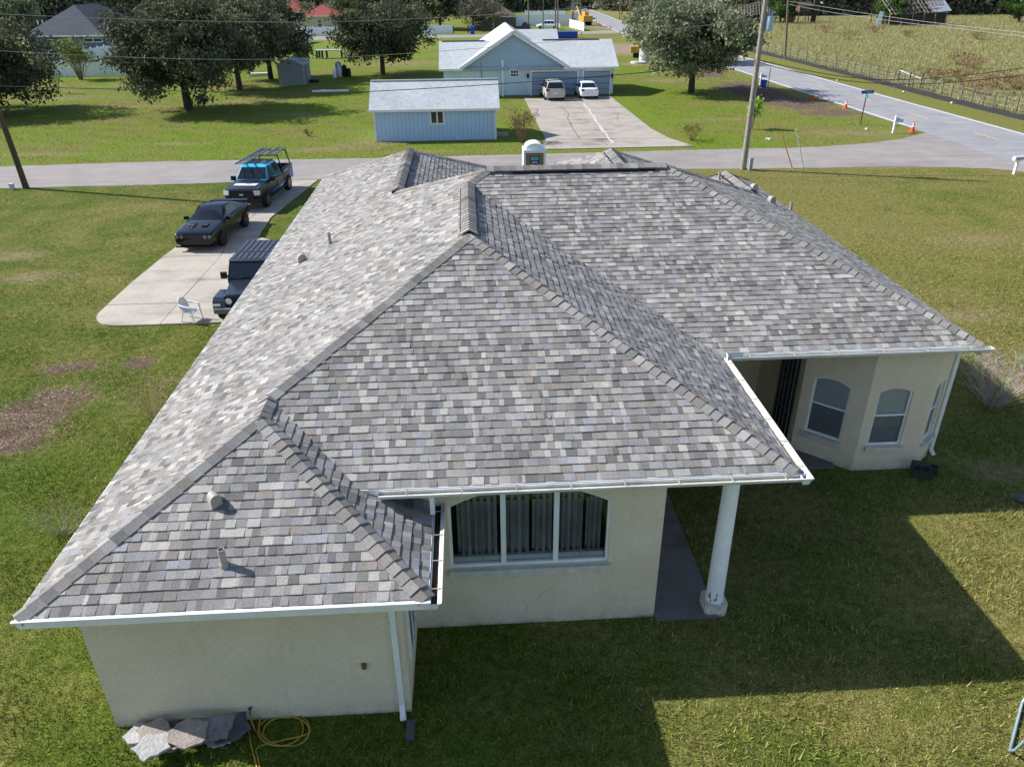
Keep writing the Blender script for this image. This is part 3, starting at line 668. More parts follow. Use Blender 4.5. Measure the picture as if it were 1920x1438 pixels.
downspout([(dx, awy-.05, zAt-.02), (dx, awy-.05, .22), (dx+.01, awy-.14, .10), (dx+.02, awy-.22, .07)])
downspout([(xAr+.02, yB-.09, zB-.10), (xAr+.02, yB-.09, zA+.06)], .075, .06)
cx_, cy_ = 10.50*K, 14.30*K
downspout([(xCr-.02, yC-.09, zB-.13), (cx_+.06, yC+.18, zB-.28), (cx_, cy_-.05, zB-.36), (cx_, cy_-.05, .2), (cx_+.04, cy_-.16, .08)])
# ---- porch column and slab
cc = (4.055*K, 9.80*K)
b = MB(); b.prism([(cc[0]+x*.21, cc[1]+y*.21) for x, y in ((-1, -.75), (-.75, -1), (.75, -1), (1, -.75), (1, .75), (.75, 1), (-.75, 1), (-1, .75))], -.02, .27)
colm = MB().lathe([(.165, .27), (.16, .4), (.15, 1.6), (.138, zBt)], 28, (cc[0], cc[1], 0)).build('column', M('column_paint', rgb(246, 246, 246), .5, var=.07, scale=2.5), house, 40)
b.build('column_base', M('worn_white_paint', rgb(214, 208, 196), .8, var=.3, scale=9., bump=.006), colm)
for i in range(7):
    a = random.uniform(3.6, 4.6); h = random.uniform(.30, .5); r = .166
    MB().slab([(cc[0]+r*math.cos(a+dx_)*1.0, cc[1]+r*math.sin(a+dx_), h+dz_) for dx_, dz_ in ((-.06, -.02), (.05, -.035), (.08, .02), (-.02, .045))], .006).build('peeling_patch', M('bare_render', rgb(70, 62, 56), .9), colm)
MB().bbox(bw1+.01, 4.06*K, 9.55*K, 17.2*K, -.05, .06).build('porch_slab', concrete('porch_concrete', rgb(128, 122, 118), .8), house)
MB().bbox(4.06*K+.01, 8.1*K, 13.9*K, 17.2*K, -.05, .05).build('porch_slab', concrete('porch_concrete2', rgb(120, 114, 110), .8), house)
# ---- wall fittings
q = ONY(683, 1246, awy); o = MB().bbox(q.x-.035, q.x+.035, awy-.05, awy+.0, q.z-.05, q.z+.05).build('outlet_cover', M('brass_cover', rgb(120, 96, 50), .5), house)
MB().bbox(q.x-.03, q.x+.03, awy-.075, awy-.05, q.z+.0, q.z+.055).build('flap', M('brass_cover', (0, 0, 0)), o)
q = ONY(471, 1325, awy); sp = MB().tube([(q.x, awy, q.z), (q.x, awy-.07, q.z), (q.x, awy-.1, q.z-.05)], .014, 8).build('spigot', M('blue_tap', rgb(40, 60, 110), .4), house, 40)
MB().lathe([(.03, 0), (.03, .012)], 10, (q.x, awy-.06, q.z+.03)).build('handle', M('blue_tap', (0, 0, 0)), sp)
CKM = M('hairline_crack', rgb(134, 124, 104), .95)
ck = [ONY(*q, bwy-.002) for q in ((984, 1166), (988, 1135), (1008, 1125), (1015, 1112), (1030, 1106), (1038, 1097))]
MB().tube(ck, .0022, 4).build('wall_crack', CKM, house)
# ================================================================ vehicles
def paint(name, c, rough=.25, metal=.0): return M(name, c, rough, metal, var=.03, spec=.3, coat=.25)
def bev(o, w=.04, seg=3):
    md = o.modifiers.new('bevel', 'BEVEL'); md.width = w; md.segments = seg; md.limit_method = 'ANGLE'; md.angle_limit = R_(22); md.harden_normals = False
    o.data.polygons.foreach_set('use_smooth', [True]*len(o.data.polygons)); return o
TYRE = M('tyre_rubber', rgb(26, 26, 27), .85, var=.2); RIMD = M('dark_rim', rgb(44, 45, 48), .4, .6); RIMS = M('silver_rim', rgb(150, 152, 156), .35, .8)
CGL = M('tinted_glass', rgb(22, 32, 40), .06, spec=.8, var=.05); CHR = M('chrome', rgb(200, 204, 210), .18, .95); TRIMB = M('black_plastic', rgb(22, 22, 24), .6)
LAMP = M('headlamp_lens', rgb(206, 212, 220), .15, spec=.8, var=.04); TAIL = M('tail_lamp', rgb(150, 14, 18), .25)
def loft(secs):
    """secs: (y, [(x,z)...]) half profiles bottom centre -> top centre, mirrored"""
    b = MB(); rows = []
    for y, hp in secs:
        full = [(x, z) for x, z in hp]+[(-x, z) for x, z in reversed(hp[1:-1])]; rows.append([(x, y, z) for x, z in full])
    n = len(rows[0]); vs = [v for r in rows for v in r]
    fs = [(i*n+j, i*n+(j+1) % n, (i+1)*n+(j+1) % n, (i+1)*n+j) for i in range(len(rows)-1) for j in range(n)]
    fs += [tuple(reversed(range(n))), tuple((len(rows)-1)*n+j for j in range(n))]
    return b.add(vs, fs)
def sec(y, w, zb, zs, zt, tw=.86, lo=.9, crown=.02):
    return (y, [(0, zb), (w*lo, zb), (w*.985, zb+.13), (w, (zb+zs)/2+.05), (w*.99, zs), (w*(tw+.99)/2, zs+(zt-zs)*.72), (w*tw, zt), (w*.4, zt+crown), (0, zt+crown*1.2)])
def bulk(b, y0, y1, w0, w1, z0, z1, ya, yb):
    """greenhouse: base y0..y1 half-width w0 at z0; top ya..yb half-width w1 at z1, softly crowned"""
    vs = [(-w0, y0, z0), (w0, y0, z0), (w0, y1, z0), (-w0, y1, z0), (-w1, ya, z1), (w1, ya, z1), (w1, yb, z1), (-w1, yb, z1), (-w1*.55, ya+.06, z1+.035), (w1*.55, ya+.06, z1+.035), (w1*.55, yb-.06, z1+.035), (-w1*.55, yb-.06, z1+.035)]
    return b.add(vs, [(3, 2, 1, 0), (0, 1, 5, 4), (1, 2, 6, 5), (2, 3, 7, 6), (3, 0, 4, 7), (4, 5, 9, 8), (5, 6, 10, 9), (6, 7, 11, 10), (7, 4, 8, 11), (8, 9, 10, 11)])
def pane4(root, name, pts, mat=None, out=.012, parent=None):
    pts = [Vector(p) for p in pts]; c = sum(pts, Vector())/len(pts); n = (pts[1]-pts[0]).cross(pts[-1]-pts[0]).normalized()
    ref = Vector((0, c.y, c.z-.9)) if abs(n.x) > .6 else Vector((c.x, 0, .6))
    if n.dot(c-ref) < 0: n = -n; pts = pts[::-1]
    return MB().slab([p+n*out for p in pts], out*1.2).build(name, mat or CGL, parent or root, local=True)
def inset(q, fx, fy):
    """shrink a quad a,b,c,d towards its middle"""
    c = sum((Vector(p) for p in q), Vector())/4; return [c+(Vector(p)-c)*f for p, f in zip(q, (fx,)*4)]
def wheel(root, x, y, r, w, rim, spokes=5):
    s = 1 if x > 0 else -1
    t = MB().lathe([(r*.62, -w/2), (r*.93, -w/2), (r, -w*.36), (r, w*.36), (r*.93, w/2), (r*.62, w/2)], 22, (x, y, r), 'X'); wh = t.build('wheel', TYRE, root, 35, local=True)
    q = MB().lathe([(r*.6, -w*.3), (r*.63, w*.5*1.02), (r*.56, w*.5*1.02), (r*.54, w*.36)], 20, (x, y, r), 'X') if s > 0 else MB().lathe([(r*.54, -w*.36), (r*.56, -w*.51), (r*.63, -w*.51), (r*.6, w*.3)], 20, (x, y, r), 'X')
    for k in range(spokes):
        a = 2*math.pi*k/spokes+.3; q.bar((x+s*w*.47, y, r), (x+s*w*.47, y+math.cos(a)*r*.58, r+math.sin(a)*r*.58), r*.17, w*.08, up=(1, 0, 0))
    q.build('rim', rim, wh, 35, local=True)
def arch(root, x, y, r, z, mat=None, flare=.0):
    s = 1 if x > 0 else -1; pts = [(y+math.cos(a)*r, z+math.sin(a)*r) for a in [math.pi*i/12 for i in range(13)]]
    b = MB(); n = len(pts); vs = [(x-s*.22, p, q) for p, q in pts]+[(x+s*(.006+flare), p, q) for p, q in pts]
    b.add(vs, [tuple(range(n)), tuple(reversed(range(n, 2*n)))]+[(i, n+i, n+(i+1) % n, (i+1) % n) for i in range(n)]); b.build('wheel_arch', mat or TRIMB, root, local=True)
def mirror(root, x, y, z, mat, sx=.2, sz=.15):
    s = 1 if x > 0 else -1; b = MB().box((x+s*sx*.5, y, z), (sx, .12, sz)); b.bar((x-s*.05, y+.03, z-.05), (x+s*.06, y+.02, z-.03), .05, .04); b.build('mirror', mat, root, local=True)

def sm_(o, lv=2):
    md = o.modifiers.new('subdivision', 'SUBSURF'); md.levels = lv; md.render_levels = lv; o.data.polygons.foreach_set('use_smooth', [True]*len(o.data.polygons)); at_ = o.data.attributes.get('sharp_edge')
    if at_ is not None: o.data.attributes.remove(at_)
    return o
# ---- black muscle coupe
def coupe(loc, rz, label):
    r = thing('muscle_car', label, 'car', loc, rz); BK = paint('gloss_black', rgb(14, 15, 22), .16)
    W = .93
    body = sm_(loft([sec(-2.42, W*.84, .34, .60, .72, .92), sec(-2.36, W*.93, .22, .66, .80, .93), sec(-2.1, W*.97, .2, .72, .86, .9), sec(-1.2, W, .2, .80, .96, .86), sec(-.75, W, .2, .84, 1.0, .84), sec(.6, W*.985, .2, .86, .99, .84), sec(1.3, W*1.01, .2, .90, 1.03, .84), sec(2.1, W*.99, .24, .90, 1.02, .86), sec(2.42, W*.93, .3, .86, .98, .88), sec(2.46, W*.88, .36, .78, .9, .88)]).build('body', BK, r, 35, local=True))
    cs = lambda y, w0, w1, zt: (y, [(0, .9), (w0, .9), (w0*.985, .98), (w1+(w0-w1)*.35, .98+(zt-.98)*.62), (w1, zt-.02), (w1*.6, zt+.015), (0, zt+.025)])
    sm_(loft([cs(-.98, .80, .76, .985), cs(-.86, .82, .76, 1.0), cs(-.42, .81, .68, 1.19), cs(.0, .80, .61, 1.365), cs(.35, .80, .60, 1.405), cs(.8, .80, .59, 1.40), cs(1.15, .80, .59, 1.345), cs(1.6, .79, .62, 1.20), cs(2.0, .77, .66, 1.05), cs(2.1, .76, .66, 1.02)]).build('roof', BK, r, 60, local=True))
    Ln = lambda a, b, t: tuple(a[i]+(b[i]-a[i])*t for i in range(3))
    FL, FR, RL, RR = (-.80, -.86, .95), (.80, -.86, .95), (-.80, 1.95, .95), (.80, 1.95, .95); tfl, tfr, trl, trr = (-.60, .02, 1.40), (.60, .02, 1.40), (-.60, 1.05, 1.40), (.60, 1.05, 1.40)
    pane4(r, 'windshield', [Ln(Ln(FL, tfl, .1), Ln(FR, tfr, .1), .04), Ln(Ln(FL, tfl, .1), Ln(FR, tfr, .1), .96), Ln(Ln(FL, tfl, .93), Ln(FR, tfr, .93), .94), Ln(Ln(FL, tfl, .93), Ln(FR, tfr, .93), .06)])
    pane4(r, 'rear_window', [Ln(Ln(RL, trl, .25), Ln(RR, trr, .25), .1), Ln(Ln(RL, trl, .25), Ln(RR, trr, .25), .9), Ln(Ln(RL, trl, .9), Ln(RR, trr, .9), .9), Ln(Ln(RL, trl, .9), Ln(RR, trr, .9), .1)])
    for a, b, c, d in ((FL, RL, trl, tfl), (FR, RR, trr, tfr)):
        pane4(r, 'side_window', [Ln(Ln(a, b, .16), Ln(d, c, .08), .14), Ln(Ln(a, b, .62), Ln(d, c, .8), .14), Ln(Ln(a, b, .62), Ln(d, c, .8), .9), Ln(Ln(a, b, .2), Ln(d, c, .1), .9)])
    gl = MB().bbox(-.62, .62, -2.425, -2.38, .60, .745).build('grille', TRIMB, r, local=True)
    MB().bbox(-.6, .6, -2.432, -2.425, .66, .68).build('grille_bar', M('dark_chrome', rgb(90, 92, 98), .3, .8), gl, local=True)
    for x in (-.72, -.52, .52, .72): MB().lathe([(.075, -2.39), (.08, -2.43), (.05, -2.437)], 14, (x, 0, .672), 'Y').build('headlight', M('dark_lens', rgb(96, 104, 118), .2, spec=.8), r, 40, local=True)
    MB().bbox(-.7, .7, -2.405, -2.36, .30, .46).build('lower_intake', TRIMB, r, local=True)
    MB().bbox(-.84, .84, -2.44, -2.3, .20, .245).build('splitter', TRIMB, r, local=True)
    for s in (-1, 1):
        MB().slab([(s*.28-.13, -1.7, .965), (s*.28+.13, -1.7, .965), (s*.28+.1, -1.32, 1.0), (s*.28-.1, -1.32, 1.0)], .03).build('hood_scoop', TRIMB, r, local=True)
        mirror(r, s*.86, -.62, 1.02, BK)
    MB().slab([(-.84, 2.22, 1.09), (.84, 2.22, 1.09), (.84, 2.44, 1.11), (-.84, 2.44, 1.11)], .035).build('spoiler', BK, r, local=True)
    MB().bbox(-.8, .8, 2.43, 2.475, .68, .8).build('tail_light', TAIL, r, local=True)
    for s in (-1, 1):
        for y in (-1.5, 1.42): arch(r, s*.93, y, .39, .34); wheel(r, s*.87, y, .345, .25, RIMD)
    # scratched pale marking on the hood
    b = MB()
    for p, q in (((-.34, -1.95, .952), (-.22, -1.95, .952)), ((-.22, -1.95, .952), (-.2, -1.72, .985)), ((-.3, -1.72, .985), (-.44, -1.68, .988)), ((-.44, -1.68, .988), (-.47, -1.5, 1.0)), ((-.2, -1.72, .985), (-.3, -1.72, .985))): b.bar(p, q, .018, .012)
    b.build('hood_marking', M('scuff', rgb(150, 140, 130), .6), r, local=True)
    return r
# ---- dark four-door off-roader
def offroader(loc, rz, label):
    r = thing('off_road_vehicle', label, 'car', loc, rz); DB = paint('dark_blue_grey', rgb(40, 46, 60), .22); TOP = M('hardtop_grey', rgb(52, 60, 78), .6, var=.05)
    b = MB(); b.bbox(-.76, .76, -.62, 2.02, .52, 1.16)
    body = bev(b.build('body', DB, r, local=True))
    bev(loft([(-1.86, [(0, .62), (.5, .62), (.52, .8), (.53, 1.02), (.5, 1.07), (0, 1.09)]), (-.62, [(0, .6), (.64, .6), (.67, .8), (.69, 1.08), (.62, 1.16), (0, 1.2)])]).build('hood', DB, r, 30, local=True))
    bulk(MB(), -.62, 2.02, .76, .68, 1.14, 1.74, -.34, 1.96).build('cabin', TRIMB, r, 30, local=True)
    tp = MB(); tp.bbox(-.70, .70, -.36, 1.99, 1.745, 1.80); top = bev(tp.build('hardtop', TOP, r, local=True))
    for i in range(7):
        x = -.6+i*.2; rb_ = MB()
        for y0, y1 in ((-.3, .42), (.5, 1.9)): rb_.bbox(x-.065, x+.065, y0, y1, 1.80, 1.822)
        rb_.build('roof_rib', TOP, top, local=True)
    pane4(r, 'windshield', [(-.68, -.585, 1.22), (.68, -.585, 1.22), (.62, -.38, 1.68), (-.62, -.38, 1.68)], None, .02)
    for s in (-1, 1):
        for y0, y1 in ((-.38, .42), (.5, 1.25), (1.34, 1.9)): pane4(r, 'side_window', [(s*.745, y0+.02, 1.22), (s*.745, y1, 1.22), (s*.695, y1, 1.66), (s*.695, y0+(.12 if y0 < 0 else 0), 1.66)], None, .02)
        # flared wings
        fl = MB(); pts = [(-1.98, .62), (-1.92, .86), (-1.75, .96), (-1.0, .96), (-.72, .6), (-.72, .52), (-.86, .52), (-1.08, .86), (-1.7, .86), (-1.86, .74), (-1.88, .6)]
        n = len(pts); vs = [(s*.5, y, z) for y, z in pts]+[(s*.93, y, z) for y, z in pts]; fl.add(vs, [tuple(range(n)), tuple(reversed(range(n, 2*n)))]+[(i, n+i, n+(i+1) % n, (i+1) % n) for i in range(n)]); fl.build('wing', DB, r, local=True)
        fl = MB().bbox(s*.76-.09, s*.76+.17 if s > 0 else s*.76+.09, .86, 1.98, .86, .93) if s > 0 else MB().bbox(-.93, -.67, .86, 1.98, .86, .93); fl.build('wing', TRIMB, r, local=True)
        MB().bbox(s*.78-.12, s*.78+.12, -2.0, -1.97, .72, .79).build('marker_lamp', LAMP, r, local=True)
        MB().lathe([(.105, -1.87), (.11, -1.905), (.07, -1.92)], 16, (s*.385, 0, .86), 'Y').build('headlight', LAMP, r, 40, local=True)
        mirror(r, s*.80, -.50, 1.30, TRIMB, .2, .22)
        wheel(r, s*.80, -1.32, .40, .27, RIMD, 6); wheel(r, s*.80, 1.42, .40, .27, RIMD, 6)
        MB().bbox(s*.86-.06, s*.86+.06, -.62, .9, .42, .48).build('side_step', TRIMB, r, local=True)
        MB().lathe([(.028, 0), (.028, .02)], 8, (s*.25, -.75, 1.18)).build('hood_bumper', TRIMB, r, local=True)
    gl = MB().bbox(-.52, .52, -1.9, -1.86, .62, 1.04).build('grille', DB, r, local=True)
    for i in range(7): MB().bbox(-.245+i*.082-.024, -.245+i*.082+.024, -1.906, -1.9, .66, 1.0).build('grille_slot', TRIMB, gl, local=True)
    bm_ = MB().bbox(-.86, .86, -2.14, -1.98, .50, .66).build('bumper', M('bumper_grey', rgb(96, 100, 108), .5), r, local=True)
    MB().bbox(-.16, .16, -2.2, -2.12, .52, .66).build('winch', TRIMB, bm_, local=True)
    MB().bbox(-.62, .62, -2.08, -1.9, .28, .48).build('skid_plate', TRIMB, r, local=True)
    wp = MB(); wp.bar((-.4, -.68, 1.22), (.0, -.62, 1.3), .025); wp.bar((.1, -.68, 1.22), (.5, -.62, 1.3), .025); wp.build('wiper', TRIMB, r, local=True)
    MB().lathe([(.38, 2.03), (.4, 2.06), (.4, 2.24), (.36, 2.27)], 20, (0, 0, .98), 'Y').build('spare_wheel', TYRE, r, 35, local=True)
    return r
# ---- pickup with ladder rack
def pickup(loc, rz, label):
    r = thing('pickup_truck', label, 'truck', loc, rz); NV = paint('wrap_dark', rgb(30, 33, 46), .28); CY = paint('wrap_cyan', rgb(64, 190, 226), .35); BL = paint('wrap_blue', rgb(60, 110, 190), .35)
    W = .95
    bev(loft([sec(-2.78, W*.93, .62, .98, 1.06, .94), sec(-2.72, W*.98, .5, 1.02, 1.12, .93), sec(-2.2, W, .5, 1.06, 1.19, .9), sec(-1.3, W, .5, 1.1, 1.24, .88), sec(-1.15, W, .48, 1.1, 1.24, .92), sec(1.0, W, .48, 1.1, 1.22, .95), sec(1.05, W, .48, 1.1, 1.2, .96)]).build('body', NV, r, 35, local=True))
    bd = MB(); bd.bbox(-.95, -.86, 1.06, 2.75, .55, 1.32); bd.bbox(.86, .95, 1.06, 2.75, .55, 1.32); bd.bbox(-.86, .86, 2.68, 2.75, .55, 1.30); bd.bbox(-.86, .86, 1.06, 2.68, .60, .70); bd.bbox(-.86, .86, 1.06, 1.1, .7, 1.3); bed = bev(bd.build('cargo_bed', NV, r, local=True))
    for s in (-1, 1): MB().bbox(s*.953-.004, s*.953+.004, 2.1, 2.72, .6, 1.1).build('blue_graphic', BL, bed, local=True)
    for s in (-1, 1):
        MB().slab([(s*.962, -1.0, .55), (s*.962, 1.0, .55), (s*.962, 1.0, .72), (s*.962, -1., .60)], .006).build('blue_graphic', BL, r, local=True)
        for i in range(8): MB().bbox(s*.957-.004, s*.957+.004, 1.25+i*.1, 1.25+i*.1+.06, 1.12, 1.22).build('bed_lettering', M('decal_white', rgb(216, 220, 226), .5), bed, local=True)
    bev(bulk(MB(), -1.25, 1.04, .84, .66, 1.2, 1.86, -.55, .85).build('cab', CY, r, 30, local=True))
    MB().slab([(-.56, -.34, 1.915), (.56, -.34, 1.915), (.57, .84, 1.915), (-.57, .84, 1.915)], .05).build('roof_panel', M('roof_black', rgb(26, 26, 34), .25, spec=.6), r, local=True)
    pane4(r, 'windshield', [(-.79, -1.17, 1.27), (.79, -1.17, 1.27), (.645, -.64, 1.775), (-.645, -.64, 1.775)])
    pane4(r, 'rear_window', [(-.7, 1.01, 1.32), (.7, 1.01, 1.32), (.6, .88, 1.76), (-.6, .88, 1.76)])
    for s in (-1, 1):
        for y0, y1, o0 in ((-.95, -.05, .42), (.0, .86, .02)): pane4(r, 'side_window', [(s*.825, y0, 1.25), (s*.825, y1, 1.25), (s*.68, y1-.04, 1.79), (s*.68, y0+o0, 1.79)])
        MB().bbox(s*.955-.006, s*.955+.006, -.03, -.01, .62, 1.2).build('door_gap', TRIMB, r, local=True)
        MB().bbox(s*.965-.015, s*.965+.015, -.26, -.1, 1.05, 1.09).build('door_handle', CHR, r, local=True)
        hl = MB().slab([(s*.93, -2.72, .84), (s*.93, -2.70, 1.06), (s*.62, -2.83, 1.06), (s*.66, -2.83, .84)] if s < 0 else [(s*.93, -2.72, .84), (s*.66, -2.83, .84), (s*.62, -2.83, 1.06), (s*.93, -2.70, 1.06)], .06).build('headlight', LAMP, r, local=True)
        mirror(r, s*.93, -.95, 1.27, TRIMB, .25, .22)
        arch(r, s*.95, -1.85, .47, .42); arch(r, s*.95, 1.78, .47, .42); wheel(r, s*.87, -1.85, .40, .27, RIMS, 6); wheel(r, s*.87, 1.78, .40, .27, RIMS, 6)
        MB().bbox(s*.98-.07, s*.98+.07, -1.3, 1.2, .44, .50).build('running_board', TRIMB, r, local=True)
        MB().bbox(s*.8-.14, s*.8+.14, 2.74, 2.775, .78, 1.2).build('tail_light', TAIL, r, local=True)
    gl = MB().slab([(-.62, -2.83, .66), (.62, -2.83, .66), (.62, -2.82, 1.07), (-.62, -2.82, 1.07)], .05).build('grille', TRIMB, r, local=True)
    for z in (.80, .93): MB().bbox(-.6, .6, -2.855, -2.83, z-.012, z+.012).build('grille_bar', M('dark_chrome', (0, 0, 0)), gl, local=True)
    MB().lathe([(.10, -2.84), (.10, -2.875), (.09, -2.88)], 20, (0, 0, 0), 'Y').xf(Matrix.Translation((0, 0, .875)) @ Matrix.Diagonal((1.15, 1, .48, 1))).build('oval_badge', CHR, gl, 40, local=True)
    MB().slab([(-.96, -2.86, .42), (.96, -2.86, .42), (.96, -2.84, .66), (-.96, -2.84, .66)], .16).build('bumper', TRIMB, r, local=True)
    b = MB()
    for k in range(9):
        x = -.55+k*.13; b.slab([(x, -2.35, 1.222), (x+.11, -2.35, 1.222), (x+.13+.05*math.sin(k), -1.98, 1.248), (x+.02, -2.02, 1.246)], .012)
    b.build('hood_graphic', M('decal_white', (0, 0, 0)), r, local=True)
    rk = MB()
    for s in (-1, 1):
        for y in (1.15, 2.6): rk.bar((s*.9, y, 1.3), (s*.72, y, 2.02), .05)
        rk.bar((s*.9, 1.15, 1.34), (s*.9, 2.6, 1.34), .04)
    for y in (1.15, 2.6): rk.bar((-.78, y, 2.03), (.78, y, 2.03), .05)
    rk.build('ladder_rack', TRIMB, r, local=True)
    return r
def ladder(loc, rz, tilt, L_, w, rungs, label):
    r = thing('ladder', label, 'ladder', loc, rz, None); r.rotation_euler = (tilt, 0, rz); AL = M('ladder_aluminium', rgb(150, 156, 170), .4, .6)
    for s in (-1, 1): MB().bbox(s*w/2-.016, s*w/2+.016, -L_/2, L_/2, 0, .08).build('rail', AL, r, local=True)
    for i in range(rungs):
        y = -L_/2+.15+i*(L_-.3)/(rungs-1); MB().bbox(-w/2+.016, w/2-.016, y-.022, y+.022, .02, .06).build('rung', AL, r, local=True)
    return r
# placement along the drive (noses towards the camera)
q = G(388, 458); CP = Vector((q.x+.12, q.y+1.15, .05)); coupe(CP, R_(-5), 'glossy black muscle coupe with hood scoops parked on the concrete drive')
q = G(466, 391); TP = Vector((q.x+.30, q.y+2.0, .05)); TRZ = R_(-6); pickup(TP, TRZ, 'dark pickup truck with cyan roof edges and a ladder rack')
offroader(Vector((-6.95*K-.52, 25.0*K, .05)), R_(-2), 'dark boxy four-door off-roader parked tight beside the house')
def on_truck(x, y, z): return TP+Matrix.Rotation(TRZ, 3, 'Z') @ Vector((x, y, z))
ladder(on_truck(-.42, .75, 2.06), TRZ, 0, 4.3, .46, 13, 'long aluminium extension ladder reaching forward over the truck cab')
ladder(on_truck(.40, 1.95, 2.06), TRZ, 0, 2.3, .46, 6, 'short aluminium ladder lying at the back of the truck rack')
# ---- minivan and saloon by the garage (tails towards the camera)
def hatch(loc, rz, label, name, cat, W, L_, H, belt, col, van):
    r = thing(name, label, cat, loc, rz); BD = paint(name+'_paint', col, .3); h = L_/2
    if van: secs = [sec(-h, W*.9, .4, .8, belt, .95), sec(-h+.1, W*.97, .28, .85, belt, .94), sec(-h+.6, W, .24, .88, belt, .93), sec(h-1.2, W, .24, .86, belt-.04, .9), sec(h-.3, W*.95, .26, .75, belt-.22, .88), sec(h, W*.82, .34, .62, belt-.36, .9)]
    else: secs = [sec(-h, W*.86, .42, .74, belt-.02, .93), sec(-h+.1, W*.96, .28, .8, belt+.02, .92), sec(-h+.8, W, .22, .84, belt+.03, .9), sec(h-1.5, W, .22, .82, belt, .9), sec(h-.4, W*.95, .25, .7, belt-.16, .88), sec(h, W*.8, .34, .58, belt-.3, .9)]
    bev(loft(secs).build('body', BD, r, 35, local=True))
    y0, y1, ya, yb = ((-h+.08, h-1.25, -h+.3, h-2.1) if van else (-h+.62, h-1.35, -h+1.35, h-2.05)); w0, w1 = W*.93, W*.72
    bev(bulk(MB(), y0, y1, w0, w1, belt-.04, H-.035, ya, yb).build('cabin', BD, r, 30, local=True))
    T = lambda w_a, y_a, z_a, w_b, y_b, z_b, s0, s1: [(-(w_a+(w_b-w_a)*s0)*.9, y_a+(y_b-y_a)*s0, z_a+(z_b-z_a)*s0), ((w_a+(w_b-w_a)*s0)*.9, y_a+(y_b-y_a)*s0, z_a+(z_b-z_a)*s0), ((w_a+(w_b-w_a)*s1)*.9, y_a+(y_b-y_a)*s1, z_a+(z_b-z_a)*s1), (-(w_a+(w_b-w_a)*s1)*.9, y_a+(y_b-y_a)*s1, z_a+(z_b-z_a)*s1)]
    pane4(r, 'rear_window', T(w0, y0, belt-.04, w1, ya, H-.035, .14, .88)); pane4(r, 'windshield', T(w0, y1, belt-.04, w1, yb, H-.035, .1, .9))
    for s in (-1, 1):
        zl, zh = belt+.03, H-.12; f = lambda t, z: (s*(w0+(w1-w0)*((z-belt)/(H-belt))), (y0+(ya-y0)*((z-belt)/(H-belt)))*(1-t)+(y1+(yb-y1)*((z-belt)/(H-belt)))*t, z)
        for t0, t1 in ((.06, .34), (.37, .64), (.67, .93)): pane4(r, 'side_window', [f(t0, zl), f(t1, zl), f(t1, zh), f(t0, zh)])
        MB().slab([(s*W*.62, -h-.02, belt-.18), (s*W*.95, -h+.08, belt-.18), (s*W*.95, -h+.08, belt+.03), (s*W*.62, -h-.02, belt-.0)], .05).build('tail_light', TAIL, r, local=True)
        mirror(r, s*W*.96, h-1.75, belt+.05, TRIMB, .16, .14)
        for y in (-h+.95, h-.95): arch(r, s*W, y, .37, .33); wheel(r, s*(W-.09), y, .33, .22, RIMS)
        if van: MB().bar((s*w1*.92, ya+.1, H+.03), (s*w1*.92, yb-.1, H+.03), .04).build('roof_rail', TRIMB, r, local=True)
    if van:
        for k in range(3): MB().bbox(-w1*.5+k*.36, -w1*.5+k*.36+.2, ya+.2, yb-.3, H-.002, H+.012).build('roof_rib', BD, r, local=True)
    MB().bbox(-.25, .25, -h-.03, -h+.02, .62, .74).build('licence_plate', M('plate_white', rgb(220, 222, 218), .5), r, local=True)
    MB().bbox(-W*.86, W*.86, -h-.05, -h+.08, .32, .5).build('bumper', BD, r, local=True)
    return r
q = G(1040, 191); hatch((q.x, q.y+2.5, .05), R_(2), 'silver minivan with roof rails parked before the wide garage door', 'minivan', 'car', .97, 5.0, 1.74, 1.08, rgb(186, 182, 176), True)
q = G(1104.5, 188); hatch((q.x, q.y+2.25, .05), R_(2), 'white saloon car parked before the narrow garage door', 'saloon_car', 'car', .90, 4.5, 1.46, .95, rgb(232, 234, 238), False)
# ================================================================ neighbouring buildings
def striped(name, c, per, axis=2, amt=.12, rough=.7, dirt=.3):
    """boards: soft grooves at a spacing, plus streaky dirt"""
    t = NT(name); p = t.pos(); s = t.n('ShaderNodeSeparateXYZ', {0: p}).outputs[axis]
    f = t.math('FRACT', t.math('DIVIDE', s, per)); gr = t.ramp(t.math('ABSOLUTE', t.math('SUBTRACT', f, .5)), .40, .5)
    n1 = t.noise(.9, 5, .65, p); c2 = t.mix(t.ramp(n1, .4, .75, 0, dirt), c, tuple(x*.62 for x in c))
    c3 = t.mix(t.math('MULTIPLY', gr, amt*2), c2, tuple(x*.45 for x in c)); t.bump(t.math('SUBTRACT', 1., gr), .02); return t.out(c3, rough, 0, .3)
def roofmat(name, c, per=.15):
    t = NT(name); p = t.pos(); n1 = t.noise(3.2, 4, .75, p); n2 = t.noise(.35, 3, .6, p); n3 = t.noise(14, 2, .6, p); z = t.n('ShaderNodeSeparateXYZ', {0: p}).outputs[2]
    f = t.math('FRACT', t.math('DIVIDE', z, per*.45)); ln_ = t.ramp(f, .75, 1.)
    v = t.math('ADD', t.math('ADD', t.math('MULTIPLY', n1, .6), t.math('MULTIPLY', n3, .45)), t.math('MULTIPLY', n2, .3))
    cc_ = t.mix(t.ramp(v, .5, .85), tuple(x*.72 for x in c), tuple(min(1, x*1.16) for x in c)); cc_ = t.mix(t.math('MULTIPLY', ln_, .35), cc_, tuple(x*.5 for x in c)); t.bump(n3, .02); return t.out(cc_, .95, 0, .1)
BLUEW = striped('pale_blue_siding', rgb(178, 204, 236), .3, 0, .13, .7, .15); LAP = striped('blue_grey_lap_siding', rgb(168, 190, 212), .17, 2, .25, .7, .1)
